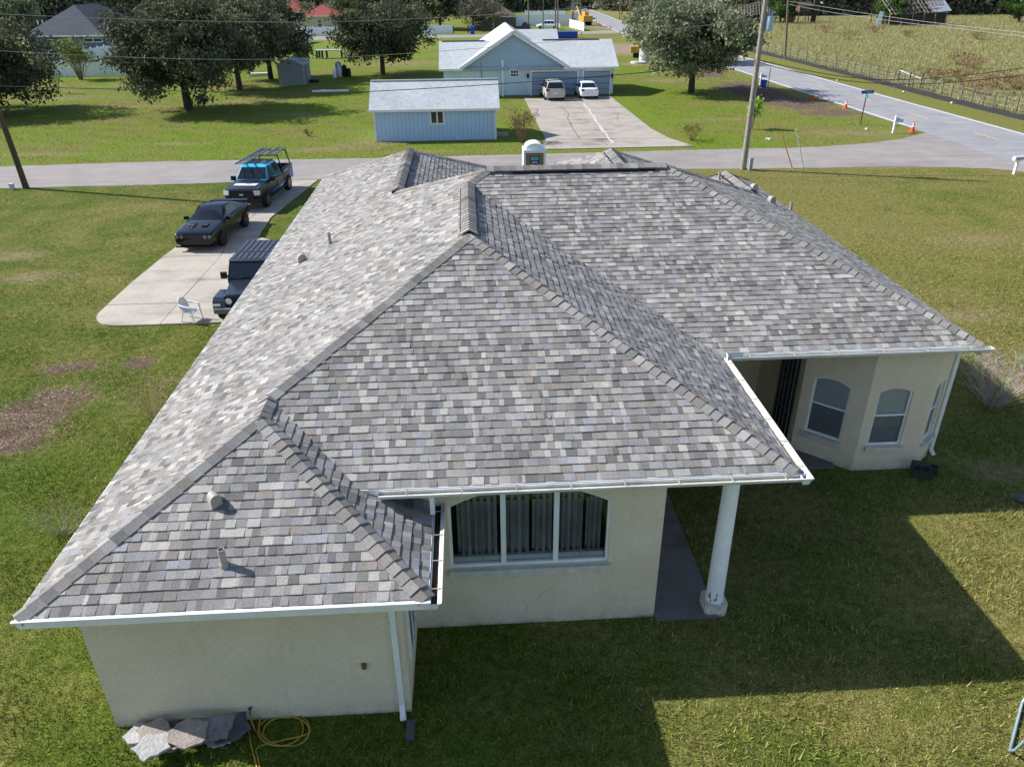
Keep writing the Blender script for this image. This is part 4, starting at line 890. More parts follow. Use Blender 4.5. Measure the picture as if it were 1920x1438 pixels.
PALE = M('pale_blue_render', rgb(198, 216, 230), .85, var=.12, scale=1.2, bump=.01); RGREY = roofmat('pale_grey_shingles', rgb(190, 194, 196)); RDARK = roofmat('charcoal_shingles', rgb(88, 90, 98)); RBRN = roofmat('brown_shingles', rgb(112, 98, 86))
WDK = M('window_dark', rgb(34, 38, 44), .12, spec=.7)
def window_part(parent, x0, x1, z0, z1, y, split='v', t=.07, name='window', local=False):
    w = MB(); w.bbox(x0, x1, y-.03, y+.02, z0, z0+t); w.bbox(x0, x1, y-.03, y+.02, z1-t, z1); w.bbox(x0, x0+t, y-.032, y+.02, z0+t, z1-t); w.bbox(x1-t, x1, y-.032, y+.02, z0+t, z1-t)
    if split == 'v': w.bbox((x0+x1)/2-t/2, (x0+x1)/2+t/2, y-.031, y+.02, z0+t, z1-t)
    if split == 'h': w.bbox(x0+t, x1-t, y-.031, y+.02, (z0+z1)/2-t/2, (z0+z1)/2+t/2)
    if split == 'g':
        for k in (1, 2): w.bbox(x0+(x1-x0)*k/3-.02, x0+(x1-x0)*k/3+.02, y-.031, y+.02, z0+t, z1-t)
        w.bbox(x0+t, x1-t, y-.033, y+.02, (z0+z1)/2-t/2, (z0+z1)/2+t/2)
    o = w.build(name, TRIM, parent, local=local); MB().bbox(x0+t*.5, x1-t*.5, y-.012, y+.01, z0+t*.5, z1-t*.5).build('pane', WDK, o, local=local); return o
def gable_x(mb, x0, x1, y0, y1, ze, zrdg, th=.1, ov=.3):
    """gable roof, ridge along x"""
    ym = (y0+y1)/2; s = (zrdg-ze)/(ym-y0); a = ze
    mb.slab([(x0, y0, a), (x1, y0, a), (x1, ym, zrdg), (x0, ym, zrdg)], th); mb.slab([(x0, ym, zrdg), (x1, ym, zrdg), (x1, y1, a), (x0, y1, a)], th)
# ---- long blue shed
sy = G(820, 264).y; a_ = G(706, 266); b_ = G(930, 263); sx0, sx1 = a_.x, b_.x; sh = 2.12*K
shed = thing('shed', 'long pale blue board shed with a light grey shingle roof', 'shed', ((sx0+sx1)/2, sy+2.4, 0))
b = MB(); b.bbox(sx0, sx1, sy, sy+4.9, -.02, sh)
ym = sy+2.45; rz_ = 3.72*K
for x in (sx0, sx1): b.add([(x, sy, sh), (x, sy+4.9, sh), (x, ym, rz_-.12)], [(0, 1, 2) if x == sx1 else (0, 2, 1)])
b.build('wall', BLUEW, shed)
b = MB(); gable_x(b, sx0-.32, sx1+.32, sy-.34, sy+5.24, sh-.02, rz_, .09); b.build('roof', RGREY, shed)
b = MB(); b.bar((sx0-.33, sy-.36, sh-.06), (sx1+.33, sy-.36, sh-.06), .05, .17); b.build('fascia', TRIM, shed)
b = MB().bbox(sx0-.32, sx1+.32, ym-.12, ym+.12, rz_-.03, rz_+.035).build('ridge_cap', RGREY, shed)
for x in (sx0, sx1): MB().bbox(x-.06, x+.06, sy-.02, sy+.06, 0, sh-.1).build('corner_board', TRIM, shed)
wx0, wx1 = ONY(806, 220, sy).x, ONY(833, 220, sy).x; window_part(shed, wx0, wx1, 1.08*K, 2.0*K, sy, 'v', .1)
MB().bbox(sx1+.1, sx1+1.0, sy+1.2, sy+2.8, -.02, .04).build('ramp', CONC2, shed)
# ---- neighbour's house with the garages
gy = G(1082, 179).y
X = lambda u, v=150: ONY(u, v, gy).x
hx0, hx1 = X(832), X(1150); ez = 2.55*K; gx0, gx1, gp = X(862), X(1066), X(961.6, 60); gz = 5.62*K
nh = thing('neighbour_house', 'pale blue house with a wide gable and two garage doors', 'house', ((hx0+hx1)/2, gy+5, 0))
b = MB(); b.bbox(hx0, hx1, gy+.01, gy+9, -.02, ez); b.build('wall', PALE, nh)
b = MB(); b.add([(gx0+.45, gy, ez-.3), (gx1-.45, gy, ez-.3), (gx1-.45, gy, ez), (gp, gy, gz-.2), (gx0+.45, gy, ez)], [(0, 1, 2, 3, 4)]); b.add([(gx0+.45, gy+.005, ez-.3), (gx1-.45, gy+.005, ez-.3), (gx1-.45, gy+.005, ez), (gp, gy+.005, gz-.2), (gx0+.45, gy+.005, ez)], [(4, 3, 2, 1, 0)]); b.build('gable_siding', LAP, nh)
for x0, x1, nm in ((X(824), gx0+1.4, 0), (X(1056), X(1158), 1)):
    b = MB(); gable_x(b, x0, x1 if nm else gp-.6, gy-.4, gy+9.4, ez-.05, 4.62*K, .12) if not nm else gable_x(b, gp+.6, x1, gy-.4, gy+9.4, ez-.05, 4.62*K, .12); b.build('roof', RGREY, nh)
    xa, xb = (x0, gp-2.5) if not nm else (gp+3.2, x1)
    fx0, fx1 = (X(824), X(868)) if not nm else (X(1056), X(1158))
    MB().bar((fx0, gy-.42, ez-.1), (fx1, gy-.42, ez-.1), .05, .2).build('fascia', TRIM, nh)
    MB().bbox(*( (X(829), X(912)) if not nm else (X(1024), X(1132)) ), gy+4.5-.14, gy+4.5+.14, 4.62*K-.03, 4.62*K+.06).build('ridge_vent', M('weathered_vent', rgb(110, 100, 100), .8), nh)
b = MB(); yb0, yb1 = gy-.45, gy+16
b.slab([(gx0, yb0, ez-.05), (gp, yb0, gz), (gp, yb1, gz), (gx0, yb1, ez-.05)][::-1], .12); b.slab([(gp, yb0, gz), (gx1, yb0, ez-.05), (gx1, yb1, ez-.05), (gp, yb1, gz)][::-1], .12); b.build('roof', RGREY, nh)
b = MB(); b.bar((gx0-.03, yb0-.02, ez-.14), (gp, yb0-.02, gz-.09), .05, .22); b.bar((gp, yb0-.02, gz-.09), (gx1+.03, yb0-.02, ez-.14), .05, .22); b.build('bargeboard', TRIM, nh)
b = MB(); gable_x(b, gp, X(1043, 57)+1.6, gy+10.2, gy+17.2, 3.2*K, 5.12*K, .12); b.build('roof', RGREY, nh); MB().bbox(hx0+2, gp+6, gy+9, gy+17, 0, 2.5*K).build('wall', PALE, nh)
DOORM = striped('garage_door_panels', rgb(150, 164, 184), .55, 2, .3, .55, .12)
for u0, u1 in ((997, 1082), (1094.5, 1143)):
    x0, x1 = X(u0), X(u1); d_ = MB().bbox(x0, x1, gy-.02, gy+.005, .02, 2.14*K).build('garage_door', M('door_gap_grey', rgb(90, 100, 116), .8), nh); n_ = 4
    for k in range(n_):
        MB().bbox(x0+.03, x1-.03, gy-.045, gy-.02, .05+k*(2.12*K-.05)/n_+.012, .05+(k+1)*(2.12*K-.05)/n_-.012).build('panel', DOORM, d_)
    f = MB(); f.bbox(x0-.14, x0, gy-.06, gy, 0, 2.3*K); f.bbox(x1, x1+.14, gy-.06, gy, 0, 2.3*K); f.bbox(x0, x1, gy-.06, gy, 2.14*K, 2.3*K); f.build('door_frame', TRIM, nh)
window_part(nh, X(957), X(973), 1.72*K, 2.35*K, gy-.01, 'g', .06)
MB().bbox(X(940.5), X(944.5), gy-.1, gy-.01, 0, 3.2*K).build('downspout', TRIM, nh); MB().bbox(X(902.2), X(903.8), gy-.06, gy-.01, .9, 3.0*K).build('conduit', M('grey_conduit', rgb(140, 148, 154), .6), nh)
for u in (989.7, 1147.5):
    q = ONY(u, 143, gy); l_ = MB().lathe([(.03, -.22), (.09, -.16), (.12, .12), (.05, .22), (.01, .3)], 8, (q.x, gy-.16, q.z)).build('wall_lantern', TRIMB, nh); MB().bbox(q.x-.03, q.x+.03, gy-.12, gy, q.z-.02, q.z+.05).build('bracket', TRIMB, l_)
b = MB(); b.bbox(hx0, hx1, gy-.02, gy+.005, .0, .12); b.build('base_course', M('base_grey', rgb(120, 120, 118), .9), nh)
q = G(954, 181); ac = thing('air_conditioner', 'grey louvred air conditioning unit against the blue house', 'air conditioner', (q.x, q.y+.45, 0)); b = MB().box((0, 0, .5), (.8, .8, .82)); b.build('cabinet', M('ac_grey', rgb(92, 98, 102), .6), ac, local=True)
for k in range(9): MB().bbox(-.39, .39, -.415, -.40, .16+k*.08, .19+k*.08).build('louvre', M('ac_louvre', rgb(60, 64, 68), .6), ac, local=True)
MB().box((0, 0, .95), (.84, .84, .05)).build('top_cap', M('ac_cap', rgb(150, 154, 156), .5), ac, local=True); MB().box((0, 0, .04), (1.1, 1.1, .08)).build('pad', CONC2, ac, local=True)
MB().tube([(.4, .1, .3), (1.2, .2, .28), (1.9, .3, .3), (1.95, .4, .3)], .04, 6).build('line_set', M('ac_pipe', rgb(200, 200, 196), .6), ac, local=True)
# ---- small grey garden shed
a_ = G(521, 161); b_ = G(577, 159.5); gw = b_.x-a_.x
gs = thing('garden_shed', 'small grey gabled garden shed under the oaks', 'shed', ((a_.x+b_.x)/2, a_.y+1.4, 0), R_(-3)); w = gw/2*.86; SG = striped('grey_shed_boards', rgb(148, 154, 160), .2, 2, .12)
b = MB(); b.bbox(-w, w, -1.4, 2.2, 0, 2.0*K)
for y in (-1.4, 2.2): b.add([(-w, y, 2.0*K), (w, y, 2.0*K), (0, y, 2.62*K)], [(0, 1, 2) if y < 0 else (0, 2, 1)])
b.build('wall', SG, gs, local=True)
b = MB(); b.slab([(-w-.12, -1.5, 1.96*K), (0, -1.5, 2.68*K), (0, 2.3, 2.68*K), (-w-.12, 2.3, 1.96*K)][::-1], .06); b.slab([(0, -1.5, 2.68*K), (w+.12, -1.5, 1.96*K), (w+.12, 2.3, 1.96*K), (0, 2.3, 2.68*K)][::-1], .06); b.build('roof', M('shed_metal_roof', rgb(176, 184, 196), .4, .3), gs, local=True)
MB().bbox(w, w+.03, -.6, .5, .05, 1.85*K).build('door', M('shed_door_grey', rgb(120, 126, 130), .7), gs, local=True); MB().bbox(-.16, .16, -1.44, -1.39, 2.12*K, 2.3*K).build('gable_vent', M('ac_grey', (0, 0, 0)), gs, local=True)
# ---- hipped houses farther off
def hip_house(name, label, u0, u1, vb, depth, zw, zr, wallm, roofm, rz=0, trim=TRIM, ov=.5, wins=()):
    a = G(u0, vb); c = G(u1, vb); w = (c.x-a.x)/2; r = thing(name, label, 'house', ((a.x+c.x)/2, (a.y+c.y)/2+depth/2, 0), rz); d = depth/2
    MB().bbox(-w, w, -d, d, 0, zw).build('wall', wallm, r, local=True)
    W, D = w+ov, d+ov; k = min(W, D); rl = [(-W+k, -D+k), (W-k, D-k)] if W >= D else [(0, -D+k), (0, D-k)]
    p0 = Vector((rl[0][0], rl[0][1] if W < D else 0, zr)); p1 = Vector((rl[1][0], rl[1][1] if W < D else 0, zr)); A, B, C_, D_ = (-W, -D, zw), (W, -D, zw), (W, D, zw), (-W, D, zw); b = MB()
    if W >= D:
        b.slab([A, B, p1, p0], .12); b.slab([C_, D_, p0, p1], .12); b.slab([B, C_, p1], .12); b.slab([D_, A, p0], .12)
    else:
        b.slab([A, B, p0], .12); b.slab([B, C_, p1, p0], .12); b.slab([C_, D_, p1], .12); b.slab([D_, A, p0, p1], .12)
    rf = b.build('roof', roofm, r, local=True)
    f = MB(); 
    for p, q in ((A, B), (B, C_), (D_, A)): f.bar(Vector(p)-Vector((0, 0, .12)), Vector(q)-Vector((0, 0, .12)), .06, .2)
    f.build('fascia', trim, r, local=True)
    for (x0, x1, z0, z1, sp) in wins:
        window_part(r, x0, x1, z0, z1, -d-.01, sp, .08, local=True)
    return r, rf
SLATE = M('slate_blue_wall', rgb(84, 98, 128), .85, var=.06); TANW = M('tan_wall', rgb(190, 178, 148), .9, var=.08)
dh, drf = hip_house('slate_house', 'slate blue house with a charcoal hipped roof behind the white fence', 70, 199, 107, 20, 3.2, 7.4, SLATE, RDARK, R_(-2), wins=((3.0, 6.0, 2.1, 2.75, 'v'), (-3.0, -1.9, 1.0, 2.6, 'h')))
for x, y in ((-5.6, -6.2), (-4.8, -6.2), (-2.4, -6.2)): MB().lathe([(.1, -.3), (.1, .35)], 8, (x, y, 4.9)).build('vent_pipe', TRIM, drf, local=True)
for x, y in ((2.0, 1.2), (2.8, 1.2), (3.6, 2.2), (2.6, 2.6)): MB().box((x+1.4, y, 6.55-(x)*.12), (.8, .6, .25)).build('roof_vent', TRIMB, drf, local=True)
RT = M('red_clay_tiles', rgb(176, 72, 62), .8, var=.25, scale=.8)
def tiled(c):
    t = NT('clay_tile_roof'); p = t.pos(); x = t.n('ShaderNodeSeparateXYZ', {0: p}); f = t.math('FRACT', t.math('DIVIDE', t.math('ADD', x.outputs[0], x.outputs[1]), .45)); gr = t.ramp(t.math('ABSOLUTE', t.math('SUBTRACT', f, .5)), .2, .5); c2 = t.mix(t.math('MULTIPLY', gr, .6), c, tuple(v*.45 for v in c)); t.bump(gr, .06); return t.out(c2, .85, 0, .2)
RTT = tiled(rgb(164, 84, 74))
hip_house('tile_roof_house', 'tan house with red clay tile roof and arched window', 575, 634, 60, 9, 3.4, 5.6, TANW, RTT, 0, wins=((-.9, .1, .9, 2.6, 'h'),))
hip_house('tile_roof_house', 'larger red tiled roof wing partly hidden by the oaks', 498, 574, 52, 14, 3.6, 7.2, TANW, RTT, 0)
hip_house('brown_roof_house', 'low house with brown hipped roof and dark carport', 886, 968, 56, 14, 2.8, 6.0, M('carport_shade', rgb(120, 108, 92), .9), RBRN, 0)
hip_house('pale_house', 'white house with pale metal roof among the trees', 735, 812, 26, 16, 3.5, 6.8, M('white_wall_far', rgb(214, 218, 224), .8), M('pale_metal_roof', rgb(206, 214, 222), .45, .2), 0)
hip_house('long_white_building', 'long low white building beyond the slate blue house', 196, 270, 36, 10, 3.6, 4.2, M('white_wall_far', (0, 0, 0)), M('white_metal_roof', rgb(226, 230, 234), .4), 0)
# ---- collapsed barn and other ruins in the field
def ruin(name, label, u, v, w, d, h, lean, seed, sheets=True):
    rnd = random.Random(seed); q = G(u, v); r = thing(name, label, 'barn', (q.x, q.y+d/2, 0), R_(8)); WD = M('grey_barn_wood', rgb(150, 142, 132), .9, var=.25, scale=2.); DKW = M('dark_barn_wood', rgb(72, 64, 56), .95, var=.2)
    for i in range(6):
        x = -w/2+w*i/5; MB().bar((x, -d/2, 0), (x+lean*.3, -d/2, h*.55), .16).build('post', WD, r, local=True); MB().bar((x, d/2, 0), (x+lean*.3, d/2, h*.5), .16).build('post', DKW, r, local=True)
    for i in range(15):
        x = -w/2+w*i/14; sg = .6*math.sin(i*.45+.5)*(1 if i < 9 else .2); MB().bar((x, -d/2-.4, h*.42-sg*.4), (x+lean, 0, h-sg*.7), .09, .16).build('rafter', WD, r, local=True); MB().bar((x+lean, 0, h-sg*.7), (x, d/2, h*.5), .09, .16).build('rafter', DKW, r, local=True)
    for k in range(5):
        t = k/4; zz = h*.45+(h*.55)*t; pts = [(-w/2+w*i/8+lean*t, -(d/2+.4)*(1-t)-.05, zz-.5*math.sin(i*.8+.5)*(1 if i < 5 else .2)*(.5+t*.4)) for i in range(9)]; MB().tube(pts, .07, 4).build('batten', WD, r, local=True)
    MB().slab([(-w/2, -d/2+.3, .05), (w/2, -d/2+.3, .05), (w/2, -d/2+.5, h*.42), (-w/2, -d/2+.5, h*.36)], .05).build('wall_boards', DKW, r, local=True)
    for i in range(14): MB().box((rnd.uniform(-w*.6, w*.5), rnd.uniform(-d/2-1.2, -d/2), .12), (rnd.uniform(.8, 2.6), .18, .06), rnd.uniform(0, 3), rx=rnd.uniform(-.1, .1)).build('fallen_board', WD, r, local=True)
    if sheets:
        TM = M('tin_sheet', rgb(206, 208, 212), .4, .5); MB().slab([(w*.26+lean*.4, -d/2-.5, h*.45), (w/2+.5, -d/2-.5, h*.5), (w/2+.6, -.6, h*.86), (w*.22+lean*.6, -.6, h*.84)], .03).build('tin_sheet', TM, r, local=True)
        MB().slab([(-w/2-3.5, -d/2, .1), (-w/2-2.3, -d/2, .1), (-w/2-1.6, -d/2+.4, 3.0), (-w/2-2.6, -d/2+.4, 3.1)], .05).build('tin_sheet', TM, r, local=True)
    return r
ruin('collapsed_barn', 'collapsed barn with bare slatted roof frame in the dry field', 1716, 48, 15, 7, 6.0, -1.0, 3)
ruin('ruined_shed', 'ruined grey shed with toppled rafters behind the power pole', 1412, 44, 11, 6, 4.4, 1.2, 5)
q = G(1502, 42); st = thing('hunting_stand', 'weathered raised hut on stilts in the field', 'hut', (q.x, q.y, 0)); HB = M('dark_barn_wood', (0, 0, 0))
for x in (-1.2, 1.2):
    for y in (-1, 1): MB().bar((x*1.2, y*1.2, 0), (x, y, 2.3), .16).build('leg', HB, st, local=True)
MB().bbox(-1.4, 1.4, -1.3, 1.3, 2.3, 3.7).build('cabin', M('brown_hut', rgb(104, 84, 70), .9), st, local=True); MB().slab([(-1.9, -1.7, 3.7), (1.9, -1.7, 3.7), (1.9, 0, 4.7), (-1.9, 0, 4.7)], .08).build('roof', HB, st, local=True); MB().slab([(-1.9, 0, 4.7), (1.9, 0, 4.7), (1.9, 1.7, 3.7), (-1.9, 1.7, 3.7)], .08).build('roof', HB, st, local=True)
MB().bbox(2.6, 3.6, -.4, .4, 0, 5.6).build('tower', HB, st, local=True); MB().bbox(-4.5, -2.2, -.8, .8, 0, 2.2).build('annex', M('rust_wall', rgb(140, 92, 70), .9), st, local=True)
# ---- fences
def vinyl_fence(label, pts, h, step=2.4, cap=True, name='vinyl_fence', mat=None):
    VF = mat or M('white_vinyl', rgb(238, 242, 248), .5, var=.04); a0 = Vector((*pts[0], 0)); r = thing(name, label, 'fence', a0)
    for p, q in zip(pts[:-1], pts[1:]):
        p = Vector((*p, 0)); q = Vector((*q, 0)); n = max(1, round((q-p).length/step))
        for i in range(n):
            s, e = p.lerp(q, i/n), p.lerp(q, (i+1)/n); dd = (e-s).normalized(); pn = MB(); pn.bar(s+dd*.07+Vector((0, 0, h/2)), e-dd*.07+Vector((0, 0, h/2)), .04, h-.1, up=(0, 0, 1)); pn.build('panel', VF, r)
            po = MB().box(s+Vector((0, 0, h/2+.04)), (.14, .14, h+.08)); po.lathe([(.11, h+.08), (.11, h+.11), (.01, h+.17)], 4, (s.x, s.y, 0)); po.build('post', VF, r)
    return r
fp = [P(88, 145), P(196, 143), P(300, 141)]; vinyl_fence('white vinyl fence running along the lawn between the oaks', fp, 1.7)
vinyl_fence('white vinyl fence slanting back beside the slate blue house', [P(90, 132), P(200, 108), P(330, 84)], 1.7)
vinyl_fence('long white vinyl fence in front of the red tiled house', [P(548, 68), P(690, 66.5), P(850, 64)], 1.75)
vinyl_fence('white vinyl fence end standing past the oaks near the lane', [P(520, 96), P(586, 79)], 1.8, 3)
vinyl_fence('tall white fence by the palms on the lane', [P(968, 50), P(1068, 48), P(1100, 34)], 2.6, 4)
vinyl_fence('white fence along the back of the palm garden', [P(985, 36), P(1060, 36)], 2.2, 4)
vinyl_fence('leaning white barrier board fence beside the roadworks', [P(1068, 52), P(1095, 59)], 1.8, 4)
q0 = P(782, 62); lf = thing('rail_fence', 'dark post and rail fence before the brown roofed house', 'fence', (*q0, 0)); FW = M('dark_fence_wood', rgb(66, 60, 54), .9)
pv = [P(u, 64-.02*(u-782)) for u in range(794, 1000, 28)]
for q in pv: MB().box((q[0], q[1], .75), (.24, .24, 1.5)).build('post', FW, lf)
for z in (.5, 1.1):
    for a, c in zip(pv[:-1], pv[1:]): MB().bar((*a, z), (*c, z), .06, .12).build('rail', FW, lf)
# ================================================================ vegetation
LEAF = attr_mat('leaf', .75, .2, 3., spec=.25, trans=.22); BARK = M('bark', rgb(74, 66, 58), .95, var=.3, scale=5., bump=.03, bscale=14.); DRY = attr_mat('dry_twigs', .95, .15, 8.)
def rand_quads(cen, size, asp, up=.35, rng=RNG):
    """one leaf card (quad) at every centre"""
    n = len(cen); d = rng.normal(size=(n, 3)); d[:, 2] += up*0; d /= np.linalg.norm(d, axis=1)[:, None]
    t = rng.normal(size=(n, 3)); t -= d*(t*d).sum(1)[:, None]; t /= np.linalg.norm(t, axis=1)[:, None]; b = np.cross(d, t)
    s = size*rng.uniform(.6, 1.3, (n, 1)); a = t*s; c = b*s*asp
    V = np.stack([cen-a-c*.5, cen+a*.1-c, cen+a+c*.4, cen-a*.1+c], 1).reshape(-1, 3); F = np.arange(4*n).reshape(n, 4); return V, F
def crown_points(rng, n_cl, per, rx, rz_, zc, rc, hollow=.45, flat=.0):
    C = []
    while len(C) < n_cl:
        p = rng.uniform(-1, 1, 3); r = np.linalg.norm(p)
        if hollow < r < 1 and p[2] > -.85+flat and (abs(p[2]) < .75 or rng.random() < .5):
            q = p*(1+.17*math.sin(5*math.atan2(p[1], p[0])+rx*7+p[2]*3)+.13*rng.normal()); C.append((q[0]*rx, q[1]*rx, zc+q[2]*rz_))
    C = np.array(C); pts = np.repeat(C, per, 0)+rng.normal(size=(n_cl*per, 3))*rc*np.array([1, 1, .62]); return C, pts
def tree(name, label, base, H, rx, z0, seed, cols, n_cl=90, per=90, leaf=.2, rc=.62, group=None, lean=0., trunk_r=.28, hollow=.45, cat='tree'):
    rng = np.random.default_rng(seed); rd = random.Random(seed); r = thing(name, label, cat, base, rd.uniform(0, 6.28), group); zc = (H+z0)/2; rzz = (H-z0)/2
    C, pts = crown_points(rng, n_cl, per, rx, rzz, zc, rc, hollow); V, F = rand_quads(pts, leaf, .55, rng=rng)
    cl = np.array([cols[i] for i in rng.integers(0, len(cols), n_cl)]); col = np.repeat(cl, per, 0)*rng.uniform(.7, 1.3, (len(pts), 1))
    b = MB(); fk = z0+(H-z0)*.16; b.tube([(0, 0, -.1), (.04, .02, fk*.5), (lean, .0, fk)], [trunk_r*1.25, trunk_r, trunk_r*.8], 9)
    for i in rng.choice(len(C), min(16, len(C)), False):
        e = Vector(C[i]); mid = Vector((lean, 0, fk)).lerp(e, .5)+Vector((0, 0, -.25)); b.tube([(lean, 0, fk*.92), mid, e], [trunk_r*.55, trunk_r*.3, .03], 6)
    b.build('trunk', BARK, r, 60, local=True)
    np_obj('crown', V, F, col, LEAF, r); return r
OAK = [rgb(82, 88, 62), rgb(96, 100, 72), rgb(66, 72, 52), rgb(112, 114, 86), rgb(86, 88, 70)]
OAK2 = [rgb(114, 122, 92), rgb(130, 136, 104), rgb(98, 106, 78), rgb(144, 148, 120)]
GRY = [rgb(104, 104, 88), rgb(90, 92, 76), rgb(120, 116, 100)]
def at(u, v): q = G(u, v); return (q.x, q.y, 0)
tree('oak_tree', 'broad dark oak on the lawn with its trunk beside a long shadow', at(355, 207), 9.1, 5.7, 1.5, 11, OAK, 210, 170, .17, .58, 'dark oaks on the lawn', trunk_r=.36)
tree('oak_tree', 'dark oak cut off behind the leaning wooden pole', at(-25, 214), 7.9, 6.4, .9, 12, OAK, 210, 150, .17, .6, 'dark oaks on the lawn')
tree('oak_tree', 'dark oak with a slim trunk left of the garden shed', at(450, 168), 9.2, 5.3, 2.0, 13, OAK, 170, 140, .19, .6, 'dark oaks on the lawn')
tree('oak_tree', 'dark oak overhanging the garden shed', at(508, 149), 9.0, 4.9, 2.0, 14, OAK, 160, 130, .2, .6, 'dark oaks on the lawn')
tree('oak_tree', 'round oak with forked trunk standing alone behind the blue shed', at(718, 141), 8.0, 5.2, 1.7, 15, OAK, 180, 140, .19, .56, 'dark oaks on the lawn')
tree('oak_tree', 'greyish green oak on the lawn right of the garages', at(1296, 174), 8.3, 5.3, 1.8, 16, OAK2, 200, 150, .18, .56, None, trunk_r=.3)
tree('oak_tree', 'pale olive oak behind the concrete ring by the works yard', at(1245, 118), 8.4, 4.8, 1.2, 17, OAK2, 150, 110, .22, .66)
tree('lane_tree', 'dark round tree on the lane beside the rail fence', at(826, 56), 9.0, 6.6, 2.2, 18, OAK, 90, 80, .3, .8)
tree('bare_tree', 'greyish thinly leaved tree before the brown roofed house', at(898, 58), 8.5, 4.6, 1.2, 19, GRY, 80, 55, .2, .7)
for i, (u, v, H, rx) in enumerate(((640, 34, 9, 5), (700, 28, 11, 7), (775, 24, 10, 7), (860, 26, 11, 8), (30, 62, 10, 6), (115, 46, 10, 6.5), (165, 40, 9, 5), (225, 24, 11, 9), (290, 30, 12, 8), (370, 36, 11, 7), (470, 38, 11, 7), (545, 34, 9, 6), (1150, 20, 9, 7), (1230, 26, 9, 7), (1330, 30, 8, 6), (1400, 34, 7, 5))):
    nm = ['behind the slate blue house', 'behind the tiled roofs', 'beyond the lane', 'at the edge of the field'][0 if u < 300 else 1 if u < 640 else 2 if u < 1100 else 3]
    tree('background_tree', ('dense dark background tree ' if i % 2 else 'greyish green background tree ')+nm, at(u, v), H, rx, .9, 40+i, (OAK if i % 2 else OAK2), 60, 60, .34, .9, 'background trees '+nm)
# pines by the ruins
for i, (u, v, H, rx, lb) in enumerate(((1655, 46, 6.5, 2.4, 'bushy green pine left of the collapsed barn'), (1668, 48, 7.5, 2.6, 'taller bushy pine against the collapsed barn'), (1462, 44, 6.5, 3, 'bright green tree beside the far power pole'), (1910, 42, 6.5, 4.5, 'bright green tree at the right end of the field'))):
    tree('field_tree', lb, at(u, v), H, rx, .4, 60+i, [rgb(62, 92, 40), rgb(84, 112, 46), rgb(48, 74, 34)], 40, 70, .24, .5)
# far woodland: one mass
def woodland(name, label, pts, hgt, dens, seed, dx=7):
    rng = np.random.default_rng(seed); cs = []; cc = []
    for (x0, y0), (x1, y1) in zip(pts[:-1], pts[1:]):
        L_ = math.hypot(x1-x0, y1-y0); n = int(L_*dens); t = rng.uniform(0, 1, n); cl = np.floor(t*L_/4).astype(int); hh = hgt*(.7+.5*rng.random(int(L_/4)+2))
        z = rng.uniform(0, 1, n)**.8*hh[cl]; p = np.stack([x0+(x1-x0)*t+rng.normal(size=n)*2, y0+(y1-y0)*t+rng.normal(size=n)*dx*.4+2*np.sin(t*L_/5)-z*.12, z], 1); cs.append(p)
        pal = np.array([rgb(112, 118, 96), rgb(128, 130, 106), rgb(98, 104, 84), rgb(150, 138, 116), rgb(134, 138, 106), rgb(118, 118, 102)]); cc.append(pal[(cl*7+rng.integers(0, 2, n)) % len(pal)]*rng.uniform(.6, 1.3, (n, 1)))
    cs = np.concatenate(cs); V, F = rand_quads(cs, .62, .6, rng=rng); o = np_obj(name, V, F, np.concatenate(cc), LEAF); return tag(o, label, 'trees', kind='stuff')
woodland('woodland', 'dark woodland edge along the far side of the field', [(48, 330), (70, 262), (110, 252), (165, 242), (230, 235), (300, 240)], 12, 330, 3)
woodland('woodland', 'dark tree belt closing the view beyond the lane and houses', [(-190, 200), (-120, 215), (-60, 285), (0, 300), (40, 330)], 13, 260, 4)
woodland('scrub', 'grey brown scrub along the field side of the far road', [(50, 190), (56, 240), (64, 262)], 3.2, 120, 5, 12)
tag(sheet('wood_floor', [(50, 335), (70, 268), (165, 248), (300, 244), (700, 500), (-600, 700), (-400, 200), (-190, 206), (-120, 222), (-60, 292), (0, 306)], .02, M('forest_floor', rgb(48, 44, 34), .95, var=.3)), kind='structure')
# palms
def palm(label, base, H, seed, n=16, L_=2.4):
    rd = random.Random(seed); r = thing('palm_tree', label, 'palm', base, 0); b = MB().tube([(0, 0, -.1), (.1, 0, H*.5), (0, .05, H)], [.2, .15, .13], 8); b.build('trunk', M('palm_trunk', rgb(140, 128, 110), .9, var=.2), r, 60, local=True); c = MB()
    for i in range(n):
        a = 6.283*i/n+rd.uniform(-.2, .2); e = rd.uniform(-.2, 1.0); pr = None
        for k in range(9):
            t = k/8; p = Vector((math.cos(a)*L_*t*math.cos(e*.6), math.sin(a)*L_*t*math.cos(e*.6), H+L_*(t*math.sin(e)-.75*t*t))); w = .42*math.sin(math.pi*min(1, t*1.05+.05))+.02; s = Vector((-math.sin(a), math.cos(a), 0))*w
            if pr is not None:
                col = tuple(v*rd.uniform(.7, 1.2) for v in rgb(92, 118, 58)); p0, s0 = pr
                for sg in (-1, 1):
                    for m_ in range(2): 
                        f0, f1 = m_*.5, m_*.5+.34; c.add([p0.lerp(p, f0), p0.lerp(p, f1), p0.lerp(p, f1)+s*sg+Vector((0, 0, -.16)), p0.lerp(p, f0)+s*sg+Vector((0, 0, -.2))], [(0, 1, 2, 3)], col)
            pr = (p, s)
    c.build('fronds', LEAF, r, local=True); return r
palm('feathery palm standing in front of the tall white fence', at(990, 57), 7.2, 1); palm('feathery palm at the corner by the roadworks', at(1072, 50), 7.0, 2)
palm('palm with a stout trunk before the red tiled wall', at(588, 57), 5.4, 3, 18, 2.2); palm('small palm under the brown roof eave', at(925, 60), 3.2, 4)
